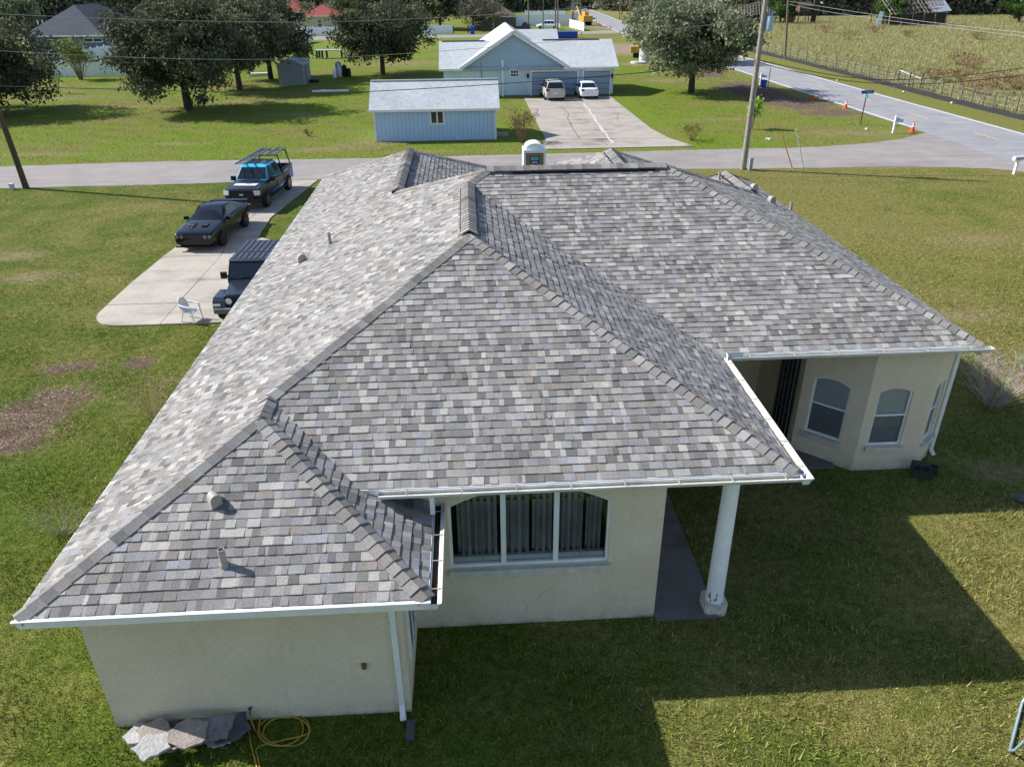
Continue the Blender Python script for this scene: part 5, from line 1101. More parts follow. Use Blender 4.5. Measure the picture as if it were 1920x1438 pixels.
# shrubs made of upright stems and small leaves
def shrub(name, label, base, H, rad, seed, n_st, leafs, cols, twig, leaf=.06, cat='shrub', bare=0., group=None, r0=.012, tw=4):
    rd = random.Random(seed); rng = np.random.default_rng(seed); r = thing(name, label, cat, base, 0, group); b = MB(); tips = []
    for i in range(n_st):
        a = rd.uniform(0, 6.283); rr = rd.uniform(.0, .16)*rad; p0 = Vector((math.cos(a)*rr, math.sin(a)*rr, -.03)); h = H*rd.uniform(.55, 1.05); o_ = rad*rd.uniform(.3, 1.05); p2 = Vector((math.cos(a)*o_, math.sin(a)*o_, h)); p1 = p0.lerp(p2, .5)+Vector((rd.uniform(-.1, .1)*rad, rd.uniform(-.1, .1)*rad, h*.12))
        tc = tuple(v*rd.uniform(.7, 1.3) for v in twig); b.tube([p0, p1, p2], [r0, r0*.7, r0*.25], 4, tc)
        for k in range(tw):
            t = rd.uniform(.2, .95); q = p1.lerp(p2, t); e = q+Vector((rd.uniform(-1, 1), rd.uniform(-1, 1), rd.uniform(.1, 1)))*H*.2; b.tube([q, e], [r0*.5, r0*.2], 3, tc); tips += [e, q.lerp(e, .5)]
        tips += [p2, p1.lerp(p2, .6)]
    b.build('stems', DRY, r, local=True)
    if leafs:
        T = np.array([tuple(t) for t in tips]); pts = T[rng.integers(0, len(T), leafs)]+rng.normal(size=(leafs, 3))*H*.07; V, F = rand_quads(pts, leaf, .5, rng=rng); col = np.array(cols)[rng.integers(0, len(cols), leafs)]*rng.uniform(.7, 1.3, (leafs, 1)); np_obj('leaves', V, F, col, LEAF, r)
    return r
shrub('bare_shrub', 'leafless brown shrub against the left side of the house', at(292, 785), 1.2, .95, 1, 34, 160, [rgb(126, 122, 96), rgb(140, 130, 104)], rgb(150, 136, 118), .025, r0=.007)
shrub('weed_clump', 'thin straggly weed clump in the lawn by the front-left eave', at(120, 1000), .75, .9, 2, 46, 200, [rgb(112, 118, 70), rgb(140, 138, 96)], rgb(150, 148, 116), .025, 'weeds', r0=.006)
q = G(1858, 760); shrub('bare_shrub', 'dense twiggy bare shrub beside the bay corner', (q.x, q.y, 0), 1.5, 1.3, 3, 90, 200, [rgb(170, 158, 144), rgb(140, 130, 112)], rgb(176, 164, 152), .02, r0=.009, tw=10)
shrub('crape_shrub', 'reddish brown shrub standing at the corner of the blue shed', at(978, 268), 2.0, 1.0, 4, 34, 700, [rgb(112, 84, 62), rgb(92, 92, 54), rgb(128, 110, 76)], rgb(120, 92, 76), .07)
shrub('small_shrub', 'low brown green shrub on the lawn beside the cracked drive', at(1298, 264), 1.1, 1.0, 5, 22, 260, [rgb(84, 84, 50), rgb(108, 92, 62)], rgb(104, 86, 70), .06)
shrub('bamboo_shrub', 'upright yellow green shrub before the white vinyl fence', at(152, 150), 4.2, 1.7, 6, 40, 1500, [rgb(128, 140, 66), rgb(104, 120, 52), rgb(150, 150, 84)], rgb(120, 116, 76), .16, r0=.03)
shrub('sapling', 'thin bare sapling standing in the lawn near the dark oak', at(110, 176), 2.6, .9, 7, 8, 160, [rgb(90, 92, 60)], rgb(84, 76, 64), .09, 'sapling', r0=.025)
shrub('garden_bush', 'bright yellow green bush by the red tiled house', at(633, 56), 3.0, 2.2, 8, 30, 900, [rgb(150, 160, 40), rgb(120, 140, 44)], rgb(90, 90, 50), .25, r0=.03)
shrub('garden_bush', 'bright yellow bush half behind the lone round oak', at(664, 46), 3.6, 2.4, 9, 30, 900, [rgb(160, 166, 60), rgb(130, 146, 50)], rgb(90, 90, 50), .25, r0=.03)
shrub('weed_tuft', 'tiny dark weed tuft in the lawn above the dark pickup', at(580, 256), .55, .5, 10, 12, 60, [rgb(70, 66, 40)], rgb(90, 70, 50), .06, 'weeds')
for i, (u, v, s) in enumerate(((1548, 62, 1.5), (1590, 75, 1.6), (1800, 122, 1.6), (1820, 130, 1.4), (1834, 75, 1.5), (1750, 152, 1.3), (1905, 168, 1.5), (1865, 166, 1.6), (1830, 178, 1.5), (1640, 62, 1.4), (1700, 70, 1.2), (1800, 152, 1.2))):
    shrub('broom_clump', 'rusty brown broom grass clump in the dry field', at(u, v), s, s*1.4, 20+i, 60, 500, [rgb(150, 124, 90), rgb(132, 112, 80), rgb(166, 144, 108)], rgb(150, 126, 94), .1, 'grass clump', group='rusty broom grass clumps in the field')
# ---- lawn blades near the camera
LAWN = attr_mat('grass_blade', .85, .15, 9., spec=.12, trans=.25)
def blades(name, label, n, xr, yr, keep, hmin, hmax, wid, pal, seed, lean=.9, clump=.0, pal2=None):
    rng = np.random.default_rng(seed); x = rng.uniform(*xr, n); y = rng.uniform(*yr, n); k = keep(x, y, rng); x, y = x[k], y[k]; n = len(x)
    h = rng.uniform(hmin, hmax, n)*np.clip(1+.35*np.sin(x*1.9+np.sin(y*1.3)*2)+.35*np.sin(y*2.3+x*.8), .45, 1.45); a = rng.uniform(0, 6.283, n); ln_ = rng.uniform(.2, lean, n)*h; ph = rng.uniform(0, 6.283, n)
    dx, dy = np.cos(a), np.sin(a); w = wid*rng.uniform(.6, 1.4, n)
    V = np.stack([np.stack([x-np.sin(ph)*w, y+np.cos(ph)*w, np.full(n, -.004)], 1), np.stack([x+np.sin(ph)*w, y-np.cos(ph)*w, np.full(n, -.004)], 1), np.stack([x+dx*ln_, y+dy*ln_, h], 1)], 1).reshape(-1, 3)
    f = np.sin(x*.55+np.sin(y*.7)*1.3)+np.sin(y*.43+x*.21+1.7)+.7*np.sin(x*1.7+y*1.1)+rng.normal(size=n)*.9
    P1 = np.array(pal); i = rng.integers(0, len(P1), n); col = P1[i]
    if pal2 is not None:
        P2_ = np.array(pal2); m_ = ((f+(x > 2)*1.1+(x > 8)*.3) > 1.05) | (in_patches(x, y, TANP) & (rng.random(n) < .8)); col[m_] = P2_[rng.integers(0, len(P2_), m_.sum())]
    col = col*rng.uniform(.45, 1.55, (n, 1)); o = np_obj(name, V, np.arange(3*n).reshape(n, 3), col, LAWN); return tag(o, label, 'grass', kind='stuff')
GP = [rgb(102, 120, 42), rgb(122, 140, 54), rgb(82, 98, 32), rgb(140, 154, 70), rgb(96, 110, 40)]; TP_ = [rgb(158, 148, 96), rgb(178, 166, 118), rgb(134, 124, 74), rgb(122, 130, 62), rgb(150, 150, 90)]
def keep_near(x, y, rng):
    inh = ((x > aw0) & (x < aw1) & (y > awy)) | ((x > aw0) & (x < bw1) & (y > bwy)) | ((x > bw1) & (x < 4.06*K) & (y > 9.55*K)) | ((x > 4*K) & (x < 10.3*K) & (y > 14.6*K) & (y < 27.4*K)) | ((x > 7.4*K) & (x < 9.9*K) & (y > 13.75*K)& (y < 27*K))
    dr = (x > -12.8*K) & (x < aw0) & (y > 23.45*K) & (y < 31*K) | (x > -12.6*K) & (x < -8.4*K) & (y >= 31*K)
    soil = in_patches(x, y, SOILP, .9); thin = (np.sin(x*3.1+np.sin(y*2.3)*2)+np.sin(y*3.7+x*1.9)+rng.normal(size=len(x))*.8) > -.9
    prob = np.clip(1.25-(y-4)/26, .13, 1); return ~(inh | dr | (soil & thin)) & (rng.random(len(x)) < prob) & (np.abs(x) < 3.5+y*.86)
blades('lawn_grass', 'short patchy lawn grass round the house', 1500000, (-32, 32), (4, 46), keep_near, .03, .095, .0085, GP, 21, 1.3, pal2=TP_)
def keep_field(x, y, rng): return (x > 46.+rng.normal(size=len(x))*.3) & (rng.random(len(x)) < np.clip(90/y, .1, 1)) & (x < 8+y*.82)
blades('field_grass', 'rough dry grass of the open field', 420000, (45.5, 190), (45, 235), keep_field, .15, .5, .03, [rgb(150, 150, 96), rgb(170, 160, 116), rgb(132, 138, 80), rgb(180, 164, 126), rgb(150, 134, 100)], 22, 1.1)
def keep_far(x, y, rng): return (rng.random(len(x)) < np.clip(70/y, .1, 1)**1.5) & (np.abs(x) < 6+y*.8) & (x < 33) & ~in_patches(x, y, WORKP, .95) & ~((x > sx0) & (x < sx1) & (y > sy) & (y < sy+5)) & ~((x > 4.2*K) & (x < 15.2*K) & (y > 50*K) & (y < gy+1)) & ~((x > hx0) & (x < hx1) & (y > gy)) & (y > 52.5+np.clip(x-24, 0, 9)*.75) 
blades('far_lawn_grass', 'green lawn grass across the street', 420000, (-75, 34), (52, 125), keep_far, .03, .10, .014, [rgb(104, 132, 30), rgb(124, 152, 44), rgb(90, 114, 26), rgb(140, 164, 60)], 23, 1.2, pal2=TP_)

# rough clods of bare earth in the worn patches by the house and at the roadworks
def clods(name, label, L_, n, smin, smax, pal, seed):
    rng = np.random.default_rng(seed); cs = []
    for a in L_:
        q = G(a[0], a[1]); k = int(n*a[2]*a[3]); r = np.sqrt(rng.random(k))*(1+.42*rng.normal(size=k)); t = rng.uniform(0, 6.283, k); ex, ey = np.cos(t)*r*a[2], np.sin(t)*r*a[3]; rot = a[4] if len(a) > 4 else 0
        cs.append(np.stack([q.x+ex*math.cos(rot)-ey*math.sin(rot), q.y+ex*math.sin(rot)+ey*math.cos(rot)], 1))
    c = np.concatenate(cs); c = c[(np.sin(c[:, 0]*3.1+np.sin(c[:, 1]*2.3)*2)+np.sin(c[:, 1]*3.7+c[:, 0]*1.9)+rng.normal(size=len(c))*.7) > -.5]; n = len(c); s = rng.uniform(smin, smax, n)**1.0; top = np.stack([c[:, 0]+rng.normal(size=n)*s*.3, c[:, 1]+rng.normal(size=n)*s*.3, s*rng.uniform(.25, .6, n)], 1); V = [top]; ph = rng.uniform(0, 6.283, n)
    for k in range(4):
        rr = s*rng.uniform(.6, 1.3, n); V.append(np.stack([c[:, 0]+np.cos(ph+k*1.57)*rr, c[:, 1]+np.sin(ph+k*1.57)*rr, np.full(n, -.01)], 1))
    V = np.stack(V, 1).reshape(-1, 3); b = np.arange(n)*5; F = np.concatenate([np.stack([b+1+k, b+1+(k+1) % 4, b], 1) for k in range(4)]); col = np.array(pal)[rng.integers(0, len(pal), n)]*rng.uniform(.7, 1.25, (n, 1)); o = np_obj(name, V, F, np.tile(col, (4, 1)), DRY); return tag(o, label, 'soil', kind='stuff')
clods('soil_clods', 'rough reddish brown bare earth in the side lawn', SOILP, 1400, .012, .05, [rgb(110, 88, 78), rgb(130, 106, 94), rgb(88, 68, 60), rgb(150, 128, 116)], 31)
clods('roadside_clods', 'churned brown earth beside the main road', WORKP, 60, .02, .08, [rgb(112, 94, 80), rgb(134, 116, 100), rgb(92, 76, 64), rgb(152, 136, 120)], 32)
# ================================================================ street furniture and small things
WOOD = M('pole_wood', rgb(120, 108, 96), .9, var=.3, scale=4., bump=.01); GALV = M('galvanised', rgb(176, 182, 190), .4, .5); WIRE = M('cable_black', rgb(52, 52, 54), .6); WIREL = M('cable_grey', rgb(150, 150, 148), .5)
def pole(label, base, top, r0=.16, r1=.12, group=None, mat=WOOD, name='utility_pole'):
    r = thing(name, label, 'pole', base, 0, group); b = MB().tube([(0, 0, -.3), tuple(Vector(top)*.5), top], [r0, (r0+r1)/2, r1], 10); b.build('shaft', mat, r, 60, local=True); return r
qL = G(50, 353); tl = ONY(0, 216, qL.y); kx = (tl.x-qL.x)/tl.z
pL = pole('leaning brown wooden utility pole at the street edge', (qL.x, qL.y, 0), (kx*10.5, .0, 10.5), .17, .13, mat=M('brown_pole', rgb(92, 76, 62), .9, var=.3, scale=5.))
MB().bar((kx*2.2+.02, -.16, 0), (kx*2.2, -.15, 2.4), .05).build('ground_guard', M('brown_pole', (0, 0, 0)), pL, local=True)
qR = G(1393, 318); tr = ONY(1436, 0, qR.y); kr = (tr.x-qR.x)/tr.z
pR = pole('tall grey utility pole carrying a transformer by the street', (qR.x, qR.y, 0), (kr*10.8, 0, 10.8), .17, .13, mat=M('grey_pole', rgb(150, 142, 132), .9, var=.25, scale=5.))
z_t = 7.5*K
tz = ONY(1438, 45, qR.y-.1).z; tx = kr*tz; b = MB().lathe([(.2, -.38), (.23, -.36), (.23, .34), (.2, .40), (.06, .44)], 16, (tx+.36, -.05, tz)); b.build('transformer', M('transformer_grey', rgb(166, 182, 198), .45), pR, 40, local=True)
for dz in (-.2, .25): MB().bar((tx, -.02, tz+dz), (tx+.2, -.04, tz+dz), .07).build('bracket', GALV, pR, local=True)
for dx in (-.08, .1): MB().lathe([(.035, .4), (.05, .5), (.03, .56), (.04, .64)], 8, (tx+.36+dx, -.05, tz)).build('bushing', GALV, pR, local=True)
MB().bar((kr*6.2-.3, 0, 6.2), (kr*6.2+.05, 0, 6.2), .06).build('arm', GALV, pR, local=True); MB().tube([(kr*1+.16, -.02, 0), (kr*3+.15, -.02, 3), (kr*5.4+.13, -.02, 5.4)], .035, 6).build('riser_pipe', GALV, pR, local=True)
q2 = G(1472, 112); t2 = ONY(1478, 0, q2.y)
pole('straight wooden utility pole by the field fence', (q2.x, q2.y, 0), ((t2.x-q2.x)/t2.z*11.5, 0, 11.5), .17, .13)
for u, v, z, lb, gp_ in ((1045, 72, 10, 'slim dark pole at the lane junction behind the blue house', 'poles at the lane junction'), (1041, 66, 10, 'slim dark pole at the lane junction behind the blue house', 'poles at the lane junction'), (1018, 57, 9, 'thin pole beside the white fence and parked pickup', None), (1088, 40, 11, 'grey pole behind the excavator', None), (1161, 38, 10, 'dark pole on the far roadside', 'poles on the far roadside'), (1179, 40, 10, 'dark pole on the far roadside', 'poles on the far roadside'), (628, 36, 11, 'pale thin pole rising behind the lone oak', None), (772, 30, 11, 'white pole rising beside the far dark tree', None)):
    pole(lb, tuple(G(u, v)), (.0, 0, z), .15, .1, gp_)
def cable(label, pts, r, mat, sag=None):
    P_ = [Vector(p) for p in pts]; out = []
    for i in range(len(P_)-1):
        for k in range(10):
            t = k/10; a = P_[max(i-1, 0)]; b = P_[i]; c = P_[i+1]; d = P_[min(i+2, len(P_)-1)]
            out.append(.5*((2*b)+(c-a)*t+(2*a-5*b+4*c-d)*t*t+(3*b-a-3*c+d)*t*t*t))
    out.append(P_[-1]); o = MB().tube(out, r, 5).build('overhead_cable', mat); return tag(o, label, 'cable')
yw = lambda u: qL.y+(qR.y-qL.y)*(u-0)/1400
def wire_px(label, px, r, mat, ext=True, yf=yw):
    pts = [ONY(u, v, yf(u)) for u, v in px]
    if ext: pts = [pts[0]+(pts[0]-pts[1])*.35]+pts
    cable(label, pts, r, mat)
wire_px('low overhead cable crossing the shed roof to the grey pole', [(0, 162), (220, 168), (420, 173), (640, 174), (935, 158), (1200, 137), (1417, 113)], .022, WIRE)
wire_px('middle overhead wire passing across the dark oaks', [(0, 96), (220, 107), (420, 112), (640, 108), (935, 88), (1200, 62), (1424, 36)], .011, WIREL)
wire_px('top overhead wire passing across the tree crowns', [(0, 27), (220, 36), (420, 41), (640, 41), (935, 27), (1200, 4), (1432, -22)], .011, WIREL)
yr_ = lambda u: qR.y-(u-1415)*.004
wire_px('upper sagging cable running right from the grey pole', [(1418, 112), (1480, 126), (1560, 141), (1650, 150), (1750, 147), (1850, 137), (1960, 122)], .02, WIRE, False, yr_)
wire_px('lower sagging cable running right from the grey pole', [(1416, 116), (1480, 132), (1560, 148), (1650, 157), (1750, 157), (1850, 149), (1960, 137)], .02, WIRE, False, yr_)
fx = q2.x+.2
cable('upper wire leaving the field pole towards the road bend', [ONX(u, v, fx+(u-1478)*.004) for u, v in ((1479, 3), (1560, 16), (1680, 34), (1800, 49), (1920, 62), (1990, 70))], .02, WIREL)
cable('lower wire leaving the field pole towards the road bend', [ONX(u, v, fx+(u-1478)*.004) for u, v in ((1479, 9), (1560, 24), (1680, 41), (1800, 55), (1920, 69), (1990, 77))], .02, WIREL)
# guy wires with sleeves
for (u0, v0), (u1, v1), mat, lb in (((1486, 316), (1466, 252), M('yellow_guard', rgb(198, 160, 60), .5), 'yellow guy wire guard at the street edge'), ((1507, 315), (1493, 243), M('white_guard', rgb(214, 214, 204), .5), 'white guy wire guard at the street edge')):
    a = G(u0, v0); b = ONY(u1, v1, a.y-.1); o = MB().tube([a-Vector((0, 0, .05)), b], .035, 6).build('guy_guard', mat); tag(o, lb, 'guy wire')
# pedestals
def pedestal(label, base, h, mat): 
    r = thing('utility_pedestal', label, 'utility box', base); MB().box((0, 0, h/2-.02), (.2, .2, h)).build('cabinet', mat, r, local=True); MB().box((0, 0, h), (.23, .23, .06)).build('cap', mat, r, local=True)
pedestal('small grey utility pedestal at the foot of the grey pole', at(1406, 320), .72, M('pedestal_grey', rgb(150, 162, 160), .6)); pedestal('small pale utility pedestal left of the leaning pole', at(24, 356), .32, M('pedestal_pale', rgb(196, 200, 196), .6))
# street sign
q = G(1613, 234); ss = thing('street_sign', 'blue street name sign on a dark post by the junction', 'sign', (q.x, q.y, 0)); hs = 2.28*K
MB().bar((0, 0, -.1), (.03, 0, hs), .06).build('post', M('sign_post', rgb(52, 60, 60), .6), ss, local=True); bl = MB().box((.06, -.05, hs+.03), (1.02, .02, .24), R_(2)).build('name_blade', M('sign_blue', rgb(28, 78, 150), .5), ss, local=True); MB().box((.02, .0, hs-.28), (.02, .5, .22), R_(12)).build('name_blade', M('sign_green', rgb(90, 176, 158), .5), ss, local=True)
rd = random.Random(4); b = MB()
for i, wch in enumerate((.05, .05, .05, 0, .06, .05, .05, .06, .05)): 
    if wch: b.bbox(-.36+i*.085, -.36+i*.085+wch, -.064, -.06, hs-.02, hs+.09)
b.build('sign_lettering', M('sign_letter', rgb(120, 162, 206), .5), bl, local=True)
# mailboxes
WP = M('white_post_paint', rgb(236, 236, 234), .5, var=.04)
def mailbox(label, base, rz, h, style):
    r = thing('mailbox', label, 'mailbox', base, rz); prof = [(-.1, 0), (.1, 0)]+[(.1*math.cos(a), .14+.1*math.sin(a)) for a in [math.pi*i/8 for i in range(9)]]; n = len(prof)
    MB().box((0, 0, h/2-.05), (.13, .13, h+.1)).build('post', WP, r, local=True); L0, L1 = (-.34, .34) if style else (.02, .58); zb = h if style else h-.34; vs = [(x0, y, zb+z) for x0 in (L0, L1) for y, z in prof]
    bx_ = MB().add(vs, [tuple(range(n)), tuple(reversed(range(n, 2*n)))]+[(i, n+i, n+(i+1) % n, (i+1) % n) for i in range(n)]).build('box', WP if style else M('mailbox_bluegrey', rgb(176, 194, 216), .5), r, 50, local=True)
    if style:
        b = MB()
        for i in range(6): b.bbox(L0+.12+i*.085, L0+.12+i*.085+.055, -.105, -.1, zb+.05, zb+.14)
        b.build('house_number', M('number_dark', rgb(62, 64, 72), .6), bx_, local=True); MB().box((0, 0, h-.02), (.5, .16, .04)).build('bracket', WP, r, local=True)
    else: MB().box((0, 0, h+.06), (.16, .16, .05)).build('post_cap', WP, r, local=True); MB().box((.3, 0, zb-.03), (.6, .12, .05)).build('arm', WP, r, local=True); MB().box((.2, .0, zb+.245), (.2, .06, .02)).build('flag', TRIMB, r, local=True)
mailbox('white post mailbox with dark lettering on the near verge', at(1901, 327), R_(12), .82, True)
mailbox('white post with hanging blue-grey mailbox between two cones', at(1674, 250), R_(4), 1.15, False); mailbox('white mailbox post standing in the torn soil by the pole', at(1425, 160), R_(4), 1.15, False)
bb = thing('recycling_bin', 'blue recycling tub beside the mailbox in the soil', 'bin', at(1431, 165)); MB().lathe([(.26, 0), (.34, .72), (.36, .72), (.36, .78), (.31, .78)], 14, (0, 0, 0)).build('tub', M('bin_blue', rgb(36, 82, 176), .5), bb, 40, local=True); MB().bar((.5, 0, -.1), (.52, 0, 1.9), .06).build('marker_stake', WOOD, bb, local=True)
# traffic cones
ORG = M('cone_orange', rgb(236, 82, 40), .6, var=.06)
def cone(label, base, group=None, h=.75):
    r = thing('traffic_cone', label, 'traffic cone', base, 0, group); MB().box((0, 0, .02), (.4, .4, .04)).build('base', ORG, r, local=True); MB().lathe([(.15, .04), (.045, h-.0), (.03, h)], 14, (0, 0, 0)).build('cone', ORG, r, 50, local=True)
    for z0, z1 in ((h*.5, h*.66), (h*.74, h*.86)):
        f = lambda z: .15-(.105)*(z-.04)/(h-.04)+.004
        MB().lathe([(f(z0), z0), (f(z1), z1)], 14, (0, 0, 0)).build('reflective_band', M('reflective_white', rgb(236, 236, 232), .5), r, 50, local=True)
    return r
cone('orange traffic cone beside the hanging mailbox', at(1710, 248)); cone('orange traffic cone on the road edge beyond the street sign', at(1585, 204))
fc = cone('orange traffic cone lying toppled in the torn soil', tuple(Vector(at(1520, 187))+Vector((0, 0, .2)))); fc.rotation_euler = (0, R_(82), 0)
for u, v, lb in ((1118, 44, 'orange cone at the back of the roadworks row'), (1123, 48, 'orange cone in the middle of the roadworks row'), (1126, 51, 'orange cone at the front of the roadworks row'), (1144, 55, 'orange cone alone at the tip of the roadworks verge'), (1090, 66, 'orange cone on the lane verge beside the blue container'), (1170, 66, 'orange cone at the sandy yard entrance')): cone(lb, at(u, v), 'cones by the distant roadworks', 1.1)
# silt fence and wire fence along the field
sp = [(44.6, 190), (44.9, 150), (45.2, 128), (45.6, 114), (45.4, 98), (45.3, 88), (45.0, 78), (44.9, 69.5), (45.1, 62), (45.2, 50)]; sf = thing('silt_fence', 'low black silt fence following the field side of the road', 'fence', (*sp[0], 0)); b = MB(); vs = []; L2 = []
for p, q in zip(sp[:-1], sp[1:]):
    for k in range(10): L2.append(Vector((*p, 0)).lerp(Vector((*q, 0)), k/10))
for i, p in enumerate(L2):
    w_ = random.uniform(-.06, .06); h = .42+random.uniform(-.08, .06); vs += [p+Vector((w_-.05, 0, -.05)), p+Vector((w_+.05, 0, h)), p+Vector((w_+.08, 0, h)), p+Vector((w_-.0, 0, -.05))]
b.add(vs, [(4*i+j, 4*i+4+j, 4*i+4+(j+1) % 4, 4*i+(j+1) % 4) for i in range(len(L2)-1) for j in range(4)]); b.build('fabric', M('silt_fabric', rgb(38, 38, 42), .8, var=.15), sf)
for i in range(0, len(L2), 3): MB().bar(L2[i]+Vector((.12, 0, -.1)), L2[i]+Vector((.12, 0, .75)), .05).build('stake', M('stake_wood', rgb(120, 110, 96), .9), sf)
wf = thing('wire_fence', 'old post and wire fence behind the silt fence', 'fence', (L2[0].x+1.4, L2[0].y, 0)); W2 = [p+Vector((1.5, 0, 0)) for p in L2]
for i in range(0, len(W2), 2): MB().bar(W2[i]-Vector((0, 0, .1)), W2[i]+Vector((random.uniform(-.08, .08), 0, 1.35)), .08).build('post', M('fence_post_grey', rgb(112, 106, 100), .9), wf)
for z in (.45, .85, 1.2): MB().tube([p+Vector((0, 0, z)) for p in W2[::2]], .012, 4).build('wire', GALV, wf)
q = P(1700, 160); gt = thing('brace_panel', 'braced wooden fence corner with rails behind the silt fence', 'fence', (*q, 0))
for u, v in ((1682, 158), (1702, 164), (1724, 168)): g_ = G(u, v); MB().bar(g_-Vector((0, 0, .1)), g_+Vector((0, 0, 1.5)), .14).build('post', M('fence_post_grey', (0, 0, 0)), gt)
MB().bar(G(1682, 158)+Vector((0, 0, 1.4)), G(1724, 168)+Vector((0, 0, 1.0)), .09).build('rail', M('pale_rail', rgb(196, 188, 184), .8), gt)
ff = thing('pasture_fence', 'thin post fence crossing the field before the ruins', 'fence', at(1480, 57))
for k in range(17): g_ = G(1400+k*32, 57-abs(k-5)*.5); MB().bar(g_, g_+Vector((0, 0, 1.3)), .12).build('post', M('fence_post_grey', (0, 0, 0)), ff)
# portable toilet on the street edge
q = G(1001, 267, 2.45); q.z = 0; pp = thing('portable_toilet', 'white roofed tan portable toilet on the near street edge', 'portable toilet', (q.x, q.y, 0)); TN = M('toilet_tan', rgb(142, 118, 98), .6, var=.06); WH = M('toilet_white', rgb(236, 238, 240), .45, var=.03)
w_ = .56; MB().bbox(-w_+.06, w_-.06, -.56, .56, .12, 1.95).build('cabin', TN, pp, local=True)
for x in (-w_, w_): MB().bbox(x-.06, x+.06, -.6, .6, .0, 2.0).build('corner_post', WH, pp, local=True)
MB().bbox(-w_+.06, w_-.06, -.6, .6, 0, .12).build('skid', WH, pp, local=True); MB().bbox(-w_-.06, w_+.06, -.64, .64, 1.98, 2.14).build('roof_rim', WH, pp, local=True)
n = 10; pr = [(-.55, 2.14)]+[(-.5*math.cos(math.pi*i/n), 2.16+.32*math.sin(math.pi*i/n)) for i in range(n+1)]+[(.55, 2.14)]; L_ = len(pr); MB().add([(x, y, z) for y in (-.5, .6) for x, z in pr], [tuple(range(L_)), tuple(reversed(range(L_, 2*L_)))]+[(i, L_+i, L_+(i+1) % L_, (i+1) % L_) for i in range(L_)]).build('domed_roof', WH, pp, 50, local=True)
sg = MB().bbox(-.25, .25, -.585, -.56, 1.40, 1.78).build('sign', M('toilet_sign_blue', rgb(32, 52, 132), .5), pp, local=True); MB().bbox(-.2, .2, -.592, -.586, 1.58, 1.74).build('sign_panel', M('toilet_sign_teal', rgb(130, 206, 206), .5), sg, local=True)
for i in range(4): MB().bbox(-.15+i*.08, -.15+i*.08+.05, -.596, -.592, 1.62, 1.70).build('sign_lettering', M('sign_lettering_green', rgb(36, 128, 110), .5), sg, local=True)
MB().bbox(-.16, .16, -.592, -.586, 1.44, 1.5).build('sign_wave', M('wave_white', rgb(196, 206, 232), .5), sg, local=True)
# white plastic chair on the drive
q = G(357, 606); ch = thing('plastic_chair', 'white plastic garden armchair at the end of the drive', 'chair', (q.x+.05, q.y+.15, .05), R_(72)); PW = M('white_plastic', rgb(232, 232, 234), .4, var=.03)
# local: sitter faces -y
MB().slab([(-.22, -.24, .42), (.22, -.24, .42), (.2, .2, .40), (-.2, .2, .40)], .035).build('seat', PW, ch, local=True)
pts = [(-.22, .18, .40), (.22, .18, .40), (.27, .30, .66), (.2, .36, .84), (.08, .38, .90), (-.08, .38, .90), (-.2, .36, .84), (-.27, .30, .66)]; MB().slab(pts, .025).build('backrest', PW, ch, local=True)
for s in (-1, 1):
    MB().tube([(s*.29, -.26, 0), (s*.27, -.24, .4), (s*.28, -.22, .62)], .028, 8).build('leg', PW, ch, 50, local=True); MB().tube([(s*.27, .34, 0), (s*.23, .2, .42)], .028, 8).build('leg', PW, ch, 50, local=True); MB().tube([(s*.28, -.24, .63), (s*.29, .05, .65), (s*.25, .3, .68)], .032, 8).build('armrest', PW, ch, 50, local=True)
ch.scale = (.86, .86, .9)
# flagstones stacked by the wall
FSM = [M('flagstone_grey', rgb(134, 131, 131), .9, var=.3, scale=5., bump=.02, bscale=18.), M('flagstone_pink', rgb(158, 146, 138), .9, var=.25, scale=5., bump=.02, bscale=18.), M('flagstone_pale', rgb(178, 174, 172), .9, var=.2, scale=5., bump=.02, bscale=18.), M('flagstone_dark', rgb(98, 96, 100), .9, var=.3, scale=5., bump=.02, bscale=18.)]
rd = random.Random(9)
STN = [((282, 1400), .40, .32, .22, 2, .30, (.10, .05), 'pale front flagstone tipped forward at the left end of the pile'), ((285, 1372), .42, .3, .6, 1, .22, (.05, -.08), 'pinkish flagstone behind the pale front one'), ((262, 1372), .36, .3, .3, 2, .14, (0, 0), 'whitish flagstone at the far left of the pile'),
 ((352, 1378), .46, .38, .1, 1, .32, (.14, .03), 'large tan flagstone leaning in the middle of the pile'), ((408, 1362), .38, .34, .15, 0, .30, (.08, -.03), 'grey square flagstone right of the large tan one'), ((440, 1362), .30, .32, .4, 3, .20, (.03, .1), 'dark flagstone at the right end of the pile'),
 ((410, 1386), .30, .16, .2, 2, .06, (.05, 0), 'small pale flagstone low in front of the square one'), ((330, 1362), .24, .14, .9, 3, .10, (.3, .2), 'narrow dark flagstone wedged behind the tan one'), ((300, 1356), .3, .2, .4, 3, .05, (0, 0), 'dark flagstone lying lowest against the wall'), ((370, 1360), .5, .3, .0, 0, .10, (0, .02), 'grey flagstone buried under the large tan one'), ((322, 1398), .26, .14, .3, 1, .05, (0, 0), 'thin pink flagstone on the grass under the tan one'), ((425, 1372), .36, .26, .2, 3, .10, (0, 0), 'dark flagstone under the grey square one')]
